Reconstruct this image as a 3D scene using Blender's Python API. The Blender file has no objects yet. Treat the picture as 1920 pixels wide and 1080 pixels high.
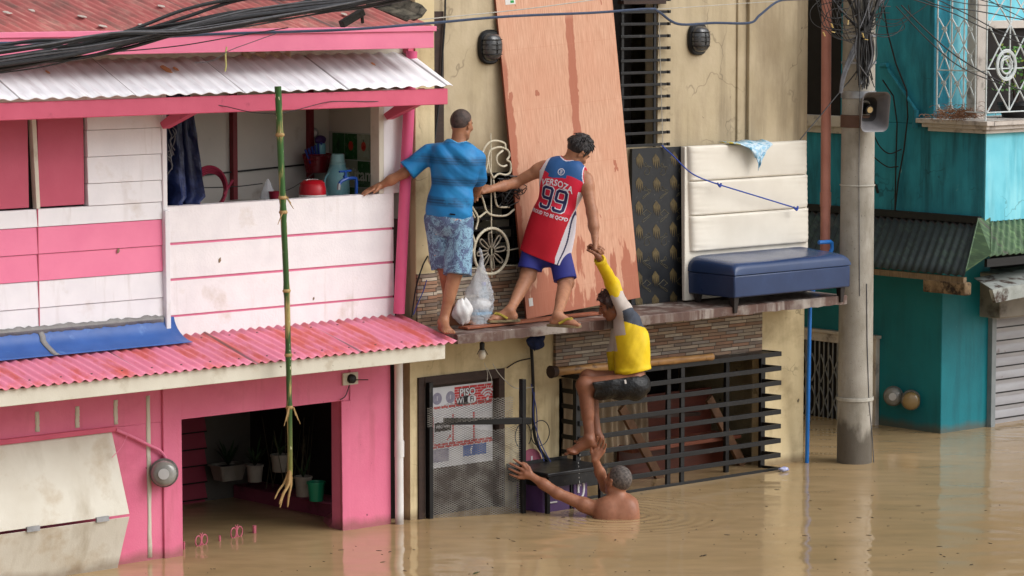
import bpy, bmesh, math, random
import numpy as np
from math import sin, cos, pi, radians, sqrt, atan2, degrees
from mathutils import Vector, Matrix
from mathutils.bvhtree import BVHTree
random.seed(7); rng = np.random.default_rng(7)
S = bpy.context.scene; COL = S.collection

# ------------------------------------------------------------------ camera
FPX = 5800.0
TH = atan2(6540, sqrt(FPX*FPX+590**2)); PT = atan2(590, FPX)
Fv = np.array([cos(TH)*cos(PT), sin(TH)*cos(PT), -sin(PT)])
Rv = np.array([sin(TH), -cos(TH), 0.0]); Uv = np.cross(Rv, Fv)
def ray(px, py): return Fv+Rv*(px-960)/FPX+Uv*(540-py)/FPX
CP = -ray(755, 978)*22.9
def P(px, py, Y=None, X=None, Z=None):
    """point of the photograph's ray on the real plane Y=, X= or Z="""
    v = ray(px, py)
    t = (X-CP[0])/v[0] if X is not None else ((Y-CP[1])/v[1] if Y is not None else (Z-CP[2])/v[2])
    return Vector(CP+v*t)
cam_d = bpy.data.cameras.new("camera"); cam = bpy.data.objects.new("camera", cam_d); COL.objects.link(cam)
cam_d.sensor_width = 36; cam_d.lens = 36*FPX/1920; cam_d.clip_end = 500; cam_d.clip_start = .5
mw = Matrix(((Rv[0], Uv[0], -Fv[0], CP[0]), (Rv[1], Uv[1], -Fv[1], CP[1]), (Rv[2], Uv[2], -Fv[2], CP[2]), (0, 0, 0, 1)))
cam.matrix_world = mw; S.camera = cam

# ------------------------------------------------------------------ light
SUN_EL, SUN_AZ = radians(41), radians(-60)      # direction towards the sun, azimuth in the XY plane
w = bpy.data.worlds.new("World"); S.world = w; w.use_nodes = True
nt = w.node_tree; bg = nt.nodes['Background']
sk = nt.nodes.new('ShaderNodeTexSky'); sk.sky_type = 'NISHITA'; sk.sun_disc = False
sk.sun_elevation = SUN_EL; sk.sun_rotation = pi/2-SUN_AZ; sk.dust_density = 3; sk.air_density = 1.2
hs = nt.nodes.new('ShaderNodeHueSaturation'); hs.inputs['Saturation'].default_value = .22
nt.links.new(sk.outputs[0], hs.inputs['Color']); nt.links.new(hs.outputs[0], bg.inputs[0]); bg.inputs[1].default_value = .15
sd = bpy.data.lights.new("sun", 'SUN'); sd.energy = 1.35; sd.angle = radians(50); sd.color = (1, .99, .98)
so = bpy.data.objects.new("sun", sd); COL.objects.link(so)
sv = Vector((cos(SUN_EL)*cos(SUN_AZ), cos(SUN_EL)*sin(SUN_AZ), sin(SUN_EL)))
so.rotation_euler = sv.to_track_quat('Z', 'Y').to_euler()
S.view_settings.view_transform = 'Standard'; S.view_settings.look = 'None'
S.view_settings.exposure = 0.17; S.view_settings.gamma = 1

# ------------------------------------------------------------------ materials
def lin(c):
    return tuple((x/255/12.92 if x/255 <= .04045 else ((x/255+.055)/1.055)**2.4) for x in c)+(1,)
class NT:
    def __init__(s, name):
        s.m = bpy.data.materials.new(name); s.m.use_nodes = True; s.t = s.m.node_tree
        s.b = s.t.nodes['Principled BSDF']; s.b.inputs['Specular IOR Level'].default_value = .35
        s.pos = s.n('ShaderNodeNewGeometry').outputs['Position']
    def n(s, k, **a):
        o = s.t.nodes.new(k)
        for q, v in a.items(): setattr(o, q, v)
        return o
    def l(s, a, b): s.t.links.new(a, b)
    def set(s, sock, v):
        if hasattr(v, 'is_output'): s.l(v, sock)
        else: sock.default_value = v
    def math(s, op, a, b=0.0, c=0.0, clamp=False):
        o = s.n('ShaderNodeMath', operation=op, use_clamp=clamp)
        for i, v in enumerate((a, b, c)): s.set(o.inputs[i], v)
        return o.outputs[0]
    def scale(s, v, k):
        o = s.n('ShaderNodeVectorMath', operation='MULTIPLY'); s.set(o.inputs[0], v); o.inputs[1].default_value = k
        return o.outputs[0]
    def noise(s, sc, st=(1, 1, 1), det=4, rough=.55, vec=None, dist=0):
        o = s.n('ShaderNodeTexNoise'); o.inputs['Scale'].default_value = sc; o.inputs['Detail'].default_value = det
        o.inputs['Roughness'].default_value = rough; o.inputs['Distortion'].default_value = dist
        s.l(s.scale(vec or s.pos, st), o.inputs['Vector']); return o.outputs['Fac']
    def ramp(s, f, a, b, ca=(0, 0, 0, 1), cb=(1, 1, 1, 1)):
        o = s.n('ShaderNodeMapRange'); s.set(o.inputs[0], f); o.inputs[1].default_value = a; o.inputs[2].default_value = b
        o.clamp = True; return o.outputs[0]
    def mix(s, f, a, b):
        o = s.n('ShaderNodeMix', data_type='RGBA'); s.set(o.inputs[0], f); s.set(o.inputs[6], a); s.set(o.inputs[7], b)
        return o.outputs[2]
    def bump(s, h, st=.3, dist=.01):
        o = s.n('ShaderNodeBump'); s.set(o.inputs['Height'], h); o.inputs['Strength'].default_value = st
        o.inputs['Distance'].default_value = dist; s.l(o.outputs[0], s.b.inputs['Normal'])
    def sep(s, v=None):
        o = s.n('ShaderNodeSeparateXYZ'); s.l(v or s.pos, o.inputs[0]); return o.outputs
    def out(s, col=None, rough=None, metal=None):
        if col is not None: s.set(s.b.inputs['Base Color'], col)
        if rough is not None: s.set(s.b.inputs['Roughness'], rough)
        if metal is not None: s.b.inputs['Metallic'].default_value = metal
        return s.m
def M(name, c, c2=None, s=5, r=.6, bump=.25, bs=90, dirt=None, ds=4, dt=(.58, .72), metal=0, st=(1, 1, 1), bd=.004, dst=(1, 1, 1), damt=1., spec=None, coat=0, fleck=None, streak=None, crack=None, wet=0):
    q = NT(name)
    c2 = c2 or tuple(x*.9 for x in c)
    f = q.ramp(q.noise(s, st), .3, .7); col = q.mix(f, lin(c), lin(c2))
    if dirt:
        g = q.ramp(q.noise(ds, dst, det=7, rough=.62), *dt)
        if damt != 1.: g = q.math('MULTIPLY', g, damt)
        col = q.mix(g, col, lin(dirt))
    if streak:
        g = q.math('MULTIPLY', q.ramp(q.noise(streak[1], (1, 1, .09), det=6, rough=.6), *streak[2]), q.math('MULTIPLY', q.ramp(q.noise(1.3, det=3), .35, .6), streak[3])); col = q.mix(g, col, lin(streak[0]))
    if crack:
        vo = q.n('ShaderNodeTexVoronoi', feature='DISTANCE_TO_EDGE'); vo.inputs['Scale'].default_value = crack[1]; nz = q.n('ShaderNodeTexNoise'); nz.inputs['Scale'].default_value = 6; q.l(q.pos, nz.inputs['Vector'])
        ad = q.n('ShaderNodeVectorMath', operation='MULTIPLY_ADD'); q.l(nz.outputs['Color'], ad.inputs[0]); ad.inputs[1].default_value = (.35, .35, .35); q.l(q.pos, ad.inputs[2]); q.l(ad.outputs[0], vo.inputs['Vector'])
        g = q.math('MULTIPLY', q.ramp(vo.outputs['Distance'], .012, .004), q.math('MULTIPLY', q.ramp(q.noise(1.7), .5, .58), .45)); col = q.mix(g, col, lin(crack[0]))
    if wet:
        zz = q.math('ADD', q.sep()[2], q.math('MULTIPLY', q.noise(5, (1, 1, .3), det=5), -.12)); g = q.math('MULTIPLY', q.ramp(zz, .03, -.035), wet); col = q.mix(g, col, lin((104, 80, 56)))
    if fleck:
        g = q.ramp(q.noise(fleck[1], det=2), fleck[2], fleck[2]+.03); col = q.mix(g, col, lin(fleck[0]))
    rr = q.math('ADD', q.math('MULTIPLY', q.noise(14), .25), r-.12)
    if bump: q.bump(q.noise(bs, det=5), bump, bd)
    if spec is not None: q.b.inputs['Specular IOR Level'].default_value = spec
    if coat: q.b.inputs['Coat Weight'].default_value = coat; q.b.inputs['Coat Roughness'].default_value = .15
    return q.out(col, rr, metal)

# ------------------------------------------------------------------ mesh building
class MB:
    def __init__(s): s.v = []; s.f = []; s.mi = []; s.k = 0
    def face(s, pts, flip=False):
        b = len(s.v); s.v += [tuple(p) for p in pts]; i = list(range(b, b+len(pts)))
        s.f.append(i[::-1] if flip else i); s.mi.append(s.k); return s
    def grid(s, rows, closed=False):
        b = len(s.v); n = len(rows[0])
        for r in rows: s.v += [tuple(p) for p in r]
        for j in range(len(rows)-1):
            for i in range(n if closed else n-1):
                a = b+j*n+i; c = b+j*n+(i+1) % n
                s.f.append([a, c, c+n, a+n]); s.mi.append(s.k)
        return s
    def box(s, x0, x1, y0, y1, z0, z1):
        return s.hexa([Vector((x, y, z)) for z in (z0, z1) for x, y in ((x0, y0), (x1, y0), (x1, y1), (x0, y1))])
    def hexa(s, c):
        b = len(s.v); s.v += [tuple(p) for p in c]
        for f in ((3, 2, 1, 0), (4, 5, 6, 7), (0, 1, 5, 4), (1, 2, 6, 5), (2, 3, 7, 6), (3, 0, 4, 7)):
            s.f.append([b+i for i in f]); s.mi.append(s.k)
        return s
    def bar(s, a, b, w, h, up=Vector((0, 0, 1))):
        a = Vector(a); b = Vector(b); d = (b-a).normalized(); u = Vector(up); r = d.cross(u)
        if r.length < 1e-4: r = d.cross(Vector((0, 1, 0)))
        r.normalize(); u = r.cross(d)
        r *= w/2; u *= h/2
        return s.hexa([a-r-u, a+r-u, b+r-u, b-r-u, a-r+u, a+r+u, b+r+u, b-r+u])
    def tube(s, pts, r, n=8, cap=True):
        pts = [Vector(p) for p in pts]
        rs = r if isinstance(r, (list, tuple)) else [r]*len(pts)
        d = (pts[1]-pts[0]).normalized(); u = d.orthogonal().normalized(); rows = []
        for i, p in enumerate(pts):
            t = (pts[min(i+1, len(pts)-1)]-pts[max(i-1, 0)])
            if t.length > 1e-9: d = t.normalized()
            u = (u-d*u.dot(d))
            u = u.normalized() if u.length > 1e-6 else d.orthogonal().normalized()
            v = d.cross(u)
            rows.append([p+(u*cos(2*pi*k/n)+v*sin(2*pi*k/n))*rs[i] for k in range(n)])
        s.grid(rows, True)
        if cap: s.face(rows[0], True); s.face(rows[-1])
        return s
    def lathe(s, o, prof, n=20, ax=Vector((0, 0, 1)), cap=True):
        o = Vector(o); ax = Vector(ax).normalized(); u = ax.orthogonal().normalized(); v = ax.cross(u)
        rows = [[o+ax*z+(u*cos(2*pi*k/n)+v*sin(2*pi*k/n))*r for k in range(n)] for r, z in prof]
        s.grid(rows, True)
        if cap: s.face(rows[0], True); s.face(rows[-1])
        return s
    def prism(s, poly, off):
        off = Vector(off); a = [Vector(p) for p in poly]; c = [p+off for p in a]
        s.face(a, True); s.face(c)
        for i in range(len(a)):
            j = (i+1) % len(a); s.face([a[i], a[j], c[j], c[i]])
        return s
    def build(s, name, mats, parent=None, bevel=0, smooth=35, solid=0, sub=0):
        m = bpy.data.meshes.new(name); m.from_pydata(s.v, [], s.f)
        mats = mats if isinstance(mats, (list, tuple)) else [mats]
        for q in mats: m.materials.append(q)
        m.polygons.foreach_set('material_index', s.mi); m.polygons.foreach_set('use_smooth', [True]*len(s.f))
        bm = bmesh.new(); bm.from_mesh(m); bmesh.ops.remove_doubles(bm, verts=bm.verts, dist=1e-5)
        bmesh.ops.recalc_face_normals(bm, faces=bm.faces); bm.to_mesh(m); bm.free()
        m.set_sharp_from_angle(angle=radians(smooth)); m.update()
        o = bpy.data.objects.new(name, m); COL.objects.link(o)
        if parent is not None:
            o.parent = parent; o.matrix_parent_inverse = parent.matrix_world.inverted()
        if solid:
            q = o.modifiers.new('s', 'SOLIDIFY'); q.thickness = solid
        if bevel:
            q = o.modifiers.new('b', 'BEVEL'); q.width = bevel; q.segments = 2; q.limit_method = 'ANGLE'; q.angle_limit = radians(40)
        if sub:
            q = o.modifiers.new('u', 'SUBSURF'); q.levels = sub; q.render_levels = sub
        return o
def tag(o, label=None, cat=None, group=None, kind=None):
    if label: o['label'] = label
    if cat: o['category'] = cat
    if group: o['group'] = group
    if kind: o['kind'] = kind
    return o
def thing(name, label, cat, loc=(0, 0, 0), group=None):
    o = bpy.data.objects.new(name, None); COL.objects.link(o); o.location = loc; o.empty_display_size = .1
    o.matrix_world = Matrix.Translation(Vector(loc))
    return tag(o, label, cat, group)
def spl(pts, n=8):
    """catmull-rom through the points"""
    p = [Vector(q) for q in pts]; p = [p[0]*2-p[1]]+p+[p[-1]*2-p[-2]]; out = []
    for i in range(1, len(p)-2):
        for k in range(n):
            t = k/n; a, b, c, d = p[i-1:i+3]
            out.append(.5*((2*b)+(c-a)*t+(2*a-5*b+4*c-d)*t*t+(3*b-a-3*c+d)*t**3))
    out.append(p[-2]); return out
def pp(pts, Y, n=8):
    """smooth curve through picture points on plane Y (a third entry overrides Y)"""
    return spl([P(q[0], q[1], Y=(q[2] if len(q) > 2 else Y)) for q in pts], n)
def corr(mb, a0, a1, b0, b1, pitch, amp, ny=6, jag=0):
    """corrugated sheet: a0-a1 eave line, b0-b1 top line"""
    a0, a1, b0, b1 = map(Vector, (a0, a1, b0, b1)); L = (a1-a0).length
    nx = int(L/pitch*8); nrm = (a1-a0).cross(b0-a0).normalized()
    if nrm.z < 0: nrm = -nrm
    rows = []
    for j in range(ny+1):
        t = j/ny; r = []
        for i in range(nx+1):
            s = i/nx; p = (a0.lerp(a1, s)).lerp(b0.lerp(b1, s), t)
            e = jag*sin(int(i/nx*L/.8)*12.9)*(1-t)
            r.append(p+nrm*amp*sin(s*L/pitch*2*pi)+(a0-b0).normalized()*e)
        rows.append(r)
    mb.grid(rows); return mb
def holes(mb, x0, x1, z0, z1, y0, y1, hs):
    """wall slab with rectangular openings (xa,xb,za,zb)"""
    xs = sorted({x0, x1, *[v for h in hs for v in h[:2] if x0 < v < x1]}); zs = sorted({z0, z1, *[v for h in hs for v in h[2:] if z0 < v < z1]})
    for j in range(len(zs)-1):
        run = None
        for i in range(len(xs)):
            solid = i < len(xs)-1 and not any(h[0] <= (xs[i]+xs[i+1])/2 <= h[1] and h[2] <= (zs[j]+zs[j+1])/2 <= h[3] for h in hs)
            if solid and run is None: run = xs[i]
            if not solid and run is not None: mb.box(run, xs[i], y0, y1, zs[j], zs[j+1]); run = None
    return mb
def text(s, size, mat, o, right, up, parent, name='lettering', depth=.002, sx=1, bold=0, spacing=1, raw=False):
    c = bpy.data.curves.new('t', 'FONT'); c.body = s; c.size = size; c.extrude = depth/2; c.offset = bold; c.space_character = spacing
    c.align_x = 'CENTER'; c.align_y = 'CENTER'; c.resolution_u = 3
    ob = bpy.data.objects.new('t', c); COL.objects.link(ob); dg = bpy.context.evaluated_depsgraph_get(); dg.update()
    m = bpy.data.meshes.new_from_object(ob.evaluated_get(dg)); bpy.data.objects.remove(ob); bpy.data.curves.remove(c)
    vs = [(v.co.x*sx, v.co.y, v.co.z) for v in m.vertices]; fs = [list(p.vertices) for p in m.polygons]
    bpy.data.meshes.remove(m)
    if raw: return vs, fs
    right = Vector(right).normalized(); up = Vector(up).normalized(); n = right.cross(up); o = Vector(o)
    mb = MB(); mb.v = [tuple(o+right*v[0]+up*v[1]+n*v[2]) for v in vs]; mb.f = fs; mb.mi = [0]*len(fs)
    return mb.build(name, mat, parent)

# ------------------------------------------------------------------ signed-distance bodies
def nrm(v): v = np.asarray(v, float); return v/np.linalg.norm(v)
def cone(a, b, ra, rb, k=.03, clip=None): return ('c', np.array(a, float), np.array(b, float), ra, rb, k, clip)
def ell(c, ax, r, k=.04, clip=None): return ('e', np.array(c, float), np.array(ax, float), np.array(r, float), 0, k, clip)
def surfnet(V, org, h):
    ins = V < 0; sh = V.shape
    c = np.zeros(tuple(n-1 for n in sh), np.int8)
    offs = [(i, j, k) for i in (0, 1) for j in (0, 1) for k in (0, 1)]
    def sub(A, o): return A[o[0]:sh[0]-1+o[0], o[1]:sh[1]-1+o[1], o[2]:sh[2]-1+o[2]]
    for o in offs: c += sub(ins, o)
    act = np.argwhere((c > 0) & (c < 8)); del c
    idx = -np.ones(tuple(n-1 for n in sh), np.int32); idx[act[:, 0], act[:, 1], act[:, 2]] = np.arange(len(act))
    acc = np.zeros((len(act), 3)); cnt = np.zeros(len(act))
    for a in offs:
        for ax in range(3):
            if a[ax]: continue
            b = list(a); b[ax] = 1
            va = V[act[:, 0]+a[0], act[:, 1]+a[1], act[:, 2]+a[2]]; vb = V[act[:, 0]+b[0], act[:, 1]+b[1], act[:, 2]+b[2]]
            m = (va < 0) != (vb < 0); t = va[m]/(va[m]-vb[m])
            p = np.tile(np.array(a, float), (m.sum(), 1)); p[:, ax] = t
            acc[m] += p; cnt[m] += 1
    vs = (act+acc/cnt[:, None])*h+org; faces = []
    for ax in range(3):
        A = np.moveaxis(ins, ax, 0); d = A[1:] != A[:-1]; e = np.argwhere(d); s = A[:-1][d]
        e2 = np.empty_like(e); o = [i for i in range(3) if i != ax]
        e2[:, ax] = e[:, 0]; e2[:, o[0]] = e[:, 1]; e2[:, o[1]] = e[:, 2]
        ok = (e2[:, o[0]] > 0) & (e2[:, o[1]] > 0) & (e2[:, o[0]] < sh[o[0]]-1) & (e2[:, o[1]] < sh[o[1]]-1)
        e2 = e2[ok]; s = s[ok]; q = []
        for da, db in ((1, 1), (0, 1), (0, 0), (1, 0)):
            g = e2.copy(); g[:, o[0]] -= da; g[:, o[1]] -= db; q.append(idx[g[:, 0], g[:, 1], g[:, 2]])
        q = np.stack(q, 1)
        if ax == 1: s = ~s
        q[~s] = q[~s][:, ::-1]; faces.append(q)
    return vs, np.concatenate(faces)
def sdf_mesh(name, prims, h, mats, parent, clips=(), disp=None, region=None, relax=1):
    lo = np.full(3, 1e9); hi = -lo; bb = []
    for p in prims:
        if p[0] == 'c':
            r = max(p[3], p[4]); a = np.minimum(p[1], p[2])-r; b = np.maximum(p[1], p[2])+r
        else:
            r = p[3].max(); a = p[1]-r; b = p[1]+r
        bb.append((a, b)); lo = np.minimum(lo, a); hi = np.maximum(hi, b)
    lo = lo-.03; n = np.ceil((hi+.03-lo)/h).astype(int)+1
    V = np.full(tuple(n), .5, np.float32)
    for p, (a, b) in zip(prims, bb):
        pad = p[5]+.03; i0 = np.maximum(((a-pad-lo)/h).astype(int), 0); i1 = np.minimum(((b+pad-lo)/h).astype(int)+2, n)
        g = [(np.arange(i0[k], i1[k])*h+lo[k]).astype(np.float32) for k in range(3)]
        X, Y, Z = np.meshgrid(*g, indexing='ij')
        if p[0] == 'c':
            ba = p[2]-p[1]; L = max(ba@ba, 1e-9); x = X-p[1][0]; y = Y-p[1][1]; z = Z-p[1][2]
            t = np.clip((x*ba[0]+y*ba[1]+z*ba[2])/L, 0, 1)
            d = np.sqrt((x-t*ba[0])**2+(y-t*ba[1])**2+(z-t*ba[2])**2)-(p[3]+(p[4]-p[3])*t)
        else:
            x = X-p[1][0]; y = Y-p[1][1]; z = Z-p[1][2]; A = p[2]; r = p[3]
            u = [(x*A[i][0]+y*A[i][1]+z*A[i][2])/r[i] for i in range(3)]
            k0 = np.sqrt(u[0]**2+u[1]**2+u[2]**2); k1 = np.sqrt((u[0]/r[0])**2+(u[1]/r[1])**2+(u[2]/r[2])**2)
            d = k0*(k0-1)/np.maximum(k1, 1e-6)
        if p[6] is not None:
            for o, q in (p[6] if isinstance(p[6], list) else [p[6]]):
                d = np.maximum(d, (X-o[0])*q[0]+(Y-o[1])*q[1]+(Z-o[2])*q[2])
        sl = tuple(slice(i0[k], i1[k]) for k in range(3)); c = V[sl]; k = p[5]
        hh = np.maximum(k-np.abs(c-d), 0)/k
        V[sl] = np.minimum(c, d)-hh*hh*k/4
    if disp is not None or clips:
        X, Y, Z = np.meshgrid(*[(np.arange(n[k])*h+lo[k]).astype(np.float32) for k in range(3)], indexing='ij')
        if disp is not None:
            m = np.abs(V) < .04; V[m] += disp(X[m], Y[m], Z[m]).astype(np.float32)
        for o, q in clips: V = np.maximum(V, (X-o[0])*q[0]+(Y-o[1])*q[1]+(Z-o[2])*q[2])
    vs, fs = surfnet(V, lo, h)
    m = bpy.data.meshes.new(name); m.from_pydata(vs.tolist(), [], fs.tolist())
    for q in (mats if isinstance(mats, (list, tuple)) else [mats]): m.materials.append(q)
    if region is not None:
        cc = vs[fs].mean(1); m.polygons.foreach_set('material_index', region(cc).astype(np.int32))
    m.polygons.foreach_set('use_smooth', [True]*len(fs)); m.update()
    o = bpy.data.objects.new(name, m); COL.objects.link(o)
    if parent is not None: o.parent = parent; o.matrix_parent_inverse = parent.matrix_world.inverted()
    if relax:
        q = o.modifiers.new('sm', 'SMOOTH'); q.factor = .5; q.iterations = relax
    return o
# ------------------------------------------------------------------ palette
PINK, PINK2 = (220, 118, 147), (210, 104, 136)
m_pink = M('pink_paint', PINK, PINK2, s=3, r=.6, bump=.45, bs=70, dirt=(165, 66, 92), ds=2.2, dt=(.56, .8), damt=.5, streak=((176, 90, 104), 9, (.55, .7), .5), fleck=((120, 60, 76), 16, .75), wet=.6)
m_pinkwood = M('pink_wood', (226, 126, 156), (218, 116, 148), s=4, r=.5, bump=.15, dirt=(170, 90, 105), ds=6, dt=(.68, .8), damt=.5)
m_pinkbeam = M('pink_beam', (204, 92, 118), (194, 82, 108), s=4, r=.5, bump=.2, dirt=(150, 60, 80), ds=7, dt=(.64, .76), damt=.6)
m_pinkshut = M('pink_shutter', (186, 84, 106), (178, 76, 98), s=5, r=.55, bump=.2, dirt=(150, 70, 80), ds=5, dt=(.66, .8), damt=.4)
m_white = M('white_paint', (226, 224, 226), (216, 214, 217), s=5, r=.55, bump=.3, bs=60, dirt=(176, 160, 140), ds=3.5, dt=(.58, .8), damt=.6, streak=((168, 156, 146), 10, (.56, .72), .45), fleck=((120, 110, 100), 25, .8))
m_whitewall = M('white_masonry', (232, 228, 229), (222, 218, 220), s=7, r=.7, bump=.6, bs=55, dirt=(184, 168, 146), ds=2.6, dt=(.58, .74), damt=.65, streak=((176, 164, 150), 12, (.58, .72), .4), fleck=((126, 110, 90), 11, .77))
m_cream = M('cream_board', (206, 201, 186), (194, 188, 172), s=4, r=.6, bump=.2, dirt=(140, 118, 88), ds=5, dt=(.55, .75), damt=.6, fleck=((90, 76, 60), 14, .72))
m_hatch = M('hatch_ply', (208, 204, 192), (196, 190, 176), s=3, r=.6, bump=.3, dirt=(160, 134, 96), ds=3.2, dt=(.54, .72), damt=.6, streak=((150, 136, 112), 7, (.5, .7), .6), wet=.5, fleck=((95, 85, 70), 20, .78))
m_yellow = M('yellow_render', (210, 193, 155), (193, 174, 134), s=2.5, r=.75, bump=.5, bs=40, dirt=(126, 104, 72), ds=3.5, dt=(.5, .76), damt=.7, streak=((112, 92, 66), 8, (.52, .7), .7), crack=((80, 66, 48), 1.6), wet=.65, fleck=((92, 80, 62), 9, .74))
m_beige = M('beige_render', (188, 172, 144), (170, 154, 124), s=2.5, r=.75, bump=.6, bs=30, dirt=(124, 106, 82), ds=2.2, dt=(.48, .74), damt=.65, streak=((116, 102, 82), 7, (.5, .7), .7), crack=((96, 84, 66), 1.2), fleck=((104, 90, 70), 13, .75), dst=(1.4, 1, .45))
m_beigeup = M('beige_wall_upper', (170, 156, 132), (156, 142, 118), s=2.5, r=.75, bump=.4, bs=45, dirt=(110, 98, 80), ds=2, dt=(.55, .8), damt=.5)
m_teal = M('teal_render', (48, 152, 174), (34, 132, 156), s=1.6, r=.6, bump=.35, bs=40, dirt=(14, 74, 88), ds=2.5, dt=(.46, .7), damt=.8, streak=((12, 66, 78), 7, (.45, .65), .9), crack=((14, 50, 58), 1.5), fleck=((120, 176, 180), 5, .74), dst=(1, 1.6, .4))
m_teal_low = M('teal_render_low', (14, 124, 136), (8, 106, 118), s=2, r=.5, bump=.3, bs=40, dirt=(126, 178, 178), ds=3, dt=(.68, .73), damt=.6, streak=((6, 84, 96), 8, (.5, .7), .6), wet=.6, dst=(1.2, 1, .5))
m_cyan = M('light_cyan_render', (126, 208, 224), (102, 192, 212), s=3, r=.6, bump=.3, dirt=(62, 150, 168), ds=3, dt=(.46, .72), damt=.7, streak=((160, 222, 230), 9, (.52, .68), .7), crack=((60, 120, 130), 1.8), dst=(1.6, 1, .4))
m_trim = M('weathered_white_trim', (200, 192, 184), (184, 174, 166), s=6, r=.7, bump=.4, dirt=(70, 60, 56), ds=6, dt=(.55, .72), damt=.8)
m_black = M('black_iron', (22, 22, 24), (14, 14, 16), s=10, r=.4, bump=.3, dirt=(84, 78, 70), ds=14, dt=(.62, .74), damt=.5)
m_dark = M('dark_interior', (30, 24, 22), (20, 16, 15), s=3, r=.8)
m_darkbrown = M('dark_brown_wood', (58, 40, 32), (44, 30, 25), s=7, r=.6, bump=.4, st=(1, 1, 6), dirt=(96, 82, 66), ds=8, dt=(.62, .78), damt=.6)
m_redwood = M('red_brown_wood', (96, 42, 26), (74, 32, 22), s=6, r=.5, bump=.2, st=(1, 1, 5))
m_redpost = M('maroon_post', (120, 36, 44), (102, 30, 38), s=8, r=.5)
m_ledge = M('ledge_brown', (98, 74, 66), (78, 58, 52), s=5, r=.45, bump=.5, bs=50, dirt=(150, 142, 134), ds=4, dt=(.48, .62), damt=.75, streak=((170, 162, 154), 12, (.5, .6), .7), fleck=((196, 190, 180), 30, .73))
m_conc = M('pole_concrete', (168, 158, 142), (148, 138, 122), s=5, r=.85, bump=.7, bs=110, dirt=(92, 84, 72), ds=2.4, dt=(.52, .72), damt=.7, dst=(1, 1, .5), fleck=((92, 86, 76), 45, .7))
m_pvcw = M('white_pvc', (226, 224, 222), (214, 210, 206), s=6, r=.35, bump=.05, dirt=(160, 130, 120), ds=7, dt=(.66, .8), damt=.5, wet=.6)
m_pinkpvc = M('pink_pvc', (214, 92, 132), (205, 84, 124), s=6, r=.4, bump=.08)
m_brownpvc = M('orange_brown_pvc', (196, 134, 118), (180, 118, 102), s=5, r=.5, bump=.1, dirt=(120, 80, 70), ds=6, dt=(.6, .8), damt=.6, dst=(1, 1, .3))
m_bluepvc = M('blue_pvc', (38, 112, 190), (30, 98, 170), s=8, r=.35, bump=.05)
m_cable = M('black_cable', (36, 36, 38), (24, 24, 26), s=20, r=.45, bump=0)
m_cableg = M('grey_cable', (92, 92, 96), (70, 70, 74), s=20, r=.5, bump=0)
m_cableb = M('blue_grey_cable', (62, 76, 100), (48, 60, 84), s=20, r=.45, bump=0)
m_cablew = M('white_cord', (186, 182, 172), (160, 156, 146), s=20, r=.5, bump=0)
m_metal = M('galvanised', (170, 172, 176), (140, 142, 146), s=12, r=.4, bump=.1, metal=.6, dirt=(110, 100, 92), ds=9, dt=(.6, .8), damt=.6)
m_glassy = M('meter_glass', (150, 150, 146), (110, 108, 102), s=9, r=.12, bump=0, coat=.6)

# ------------------------------------------------------------------ special materials
def mat_stone(name, tint=1.):
    q = NT(name); x, y, z = q.sep(); zr = q.math('DIVIDE', z, .027); row = q.math('FLOOR', zr)
    wn = q.n('ShaderNodeTexWhiteNoise', noise_dimensions='1D'); q.l(row, wn.inputs['W'])
    u = q.math('ADD', q.math('DIVIDE', x, .2), q.math('MULTIPLY', wn.outputs[0], 7.3)); cell = q.math('FLOOR', u)
    cx = q.n('ShaderNodeCombineXYZ'); q.l(cell, cx.inputs[0]); q.l(row, cx.inputs[1])
    w2 = q.n('ShaderNodeTexWhiteNoise', noise_dimensions='2D'); q.l(cx.outputs[0], w2.inputs['Vector'])
    cr = q.n('ShaderNodeValToRGB'); e = cr.color_ramp; e.interpolation = 'CONSTANT'
    cols = [(150, 122, 100), (132, 104, 84), (168, 148, 126), (142, 130, 120), (152, 114, 90), (180, 166, 148), (122, 106, 94), (150, 136, 118)]
    for i, c in enumerate(cols):
        el = e.elements[i] if i < 2 else e.elements.new(i/len(cols))
        el.position = i/len(cols); el.color = lin(tuple(k*tint for k in c))
    q.l(w2.outputs[0], cr.inputs[0])
    g = q.ramp(q.noise(18, (1, 1, 3), det=6), .35, .7); col = q.mix(q.math('MULTIPLY', g, .35), cr.outputs[0], lin((84, 72, 62)))
    fz = q.math('FRACT', zr); fu = q.math('FRACT', u)
    ed = q.math('MINIMUM', q.math('MINIMUM', fz, q.math('SUBTRACT', 1, fz)), q.math('MULTIPLY', q.math('MINIMUM', fu, q.math('SUBTRACT', 1, fu)), 5))
    jo = q.ramp(ed, .02, .12); col = q.mix(q.math('SUBTRACT', 1, jo), col, lin((58, 48, 42)))
    q.bump(q.math('ADD', q.math('MULTIPLY', jo, .6), q.math('MULTIPLY', w2.outputs[0], .8)), .9, .006)
    return q.out(col, .6)
m_stone = mat_stone('stone_cladding_tiles'); m_stone2 = mat_stone('stone_cladding_pale', 1.12)

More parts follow.
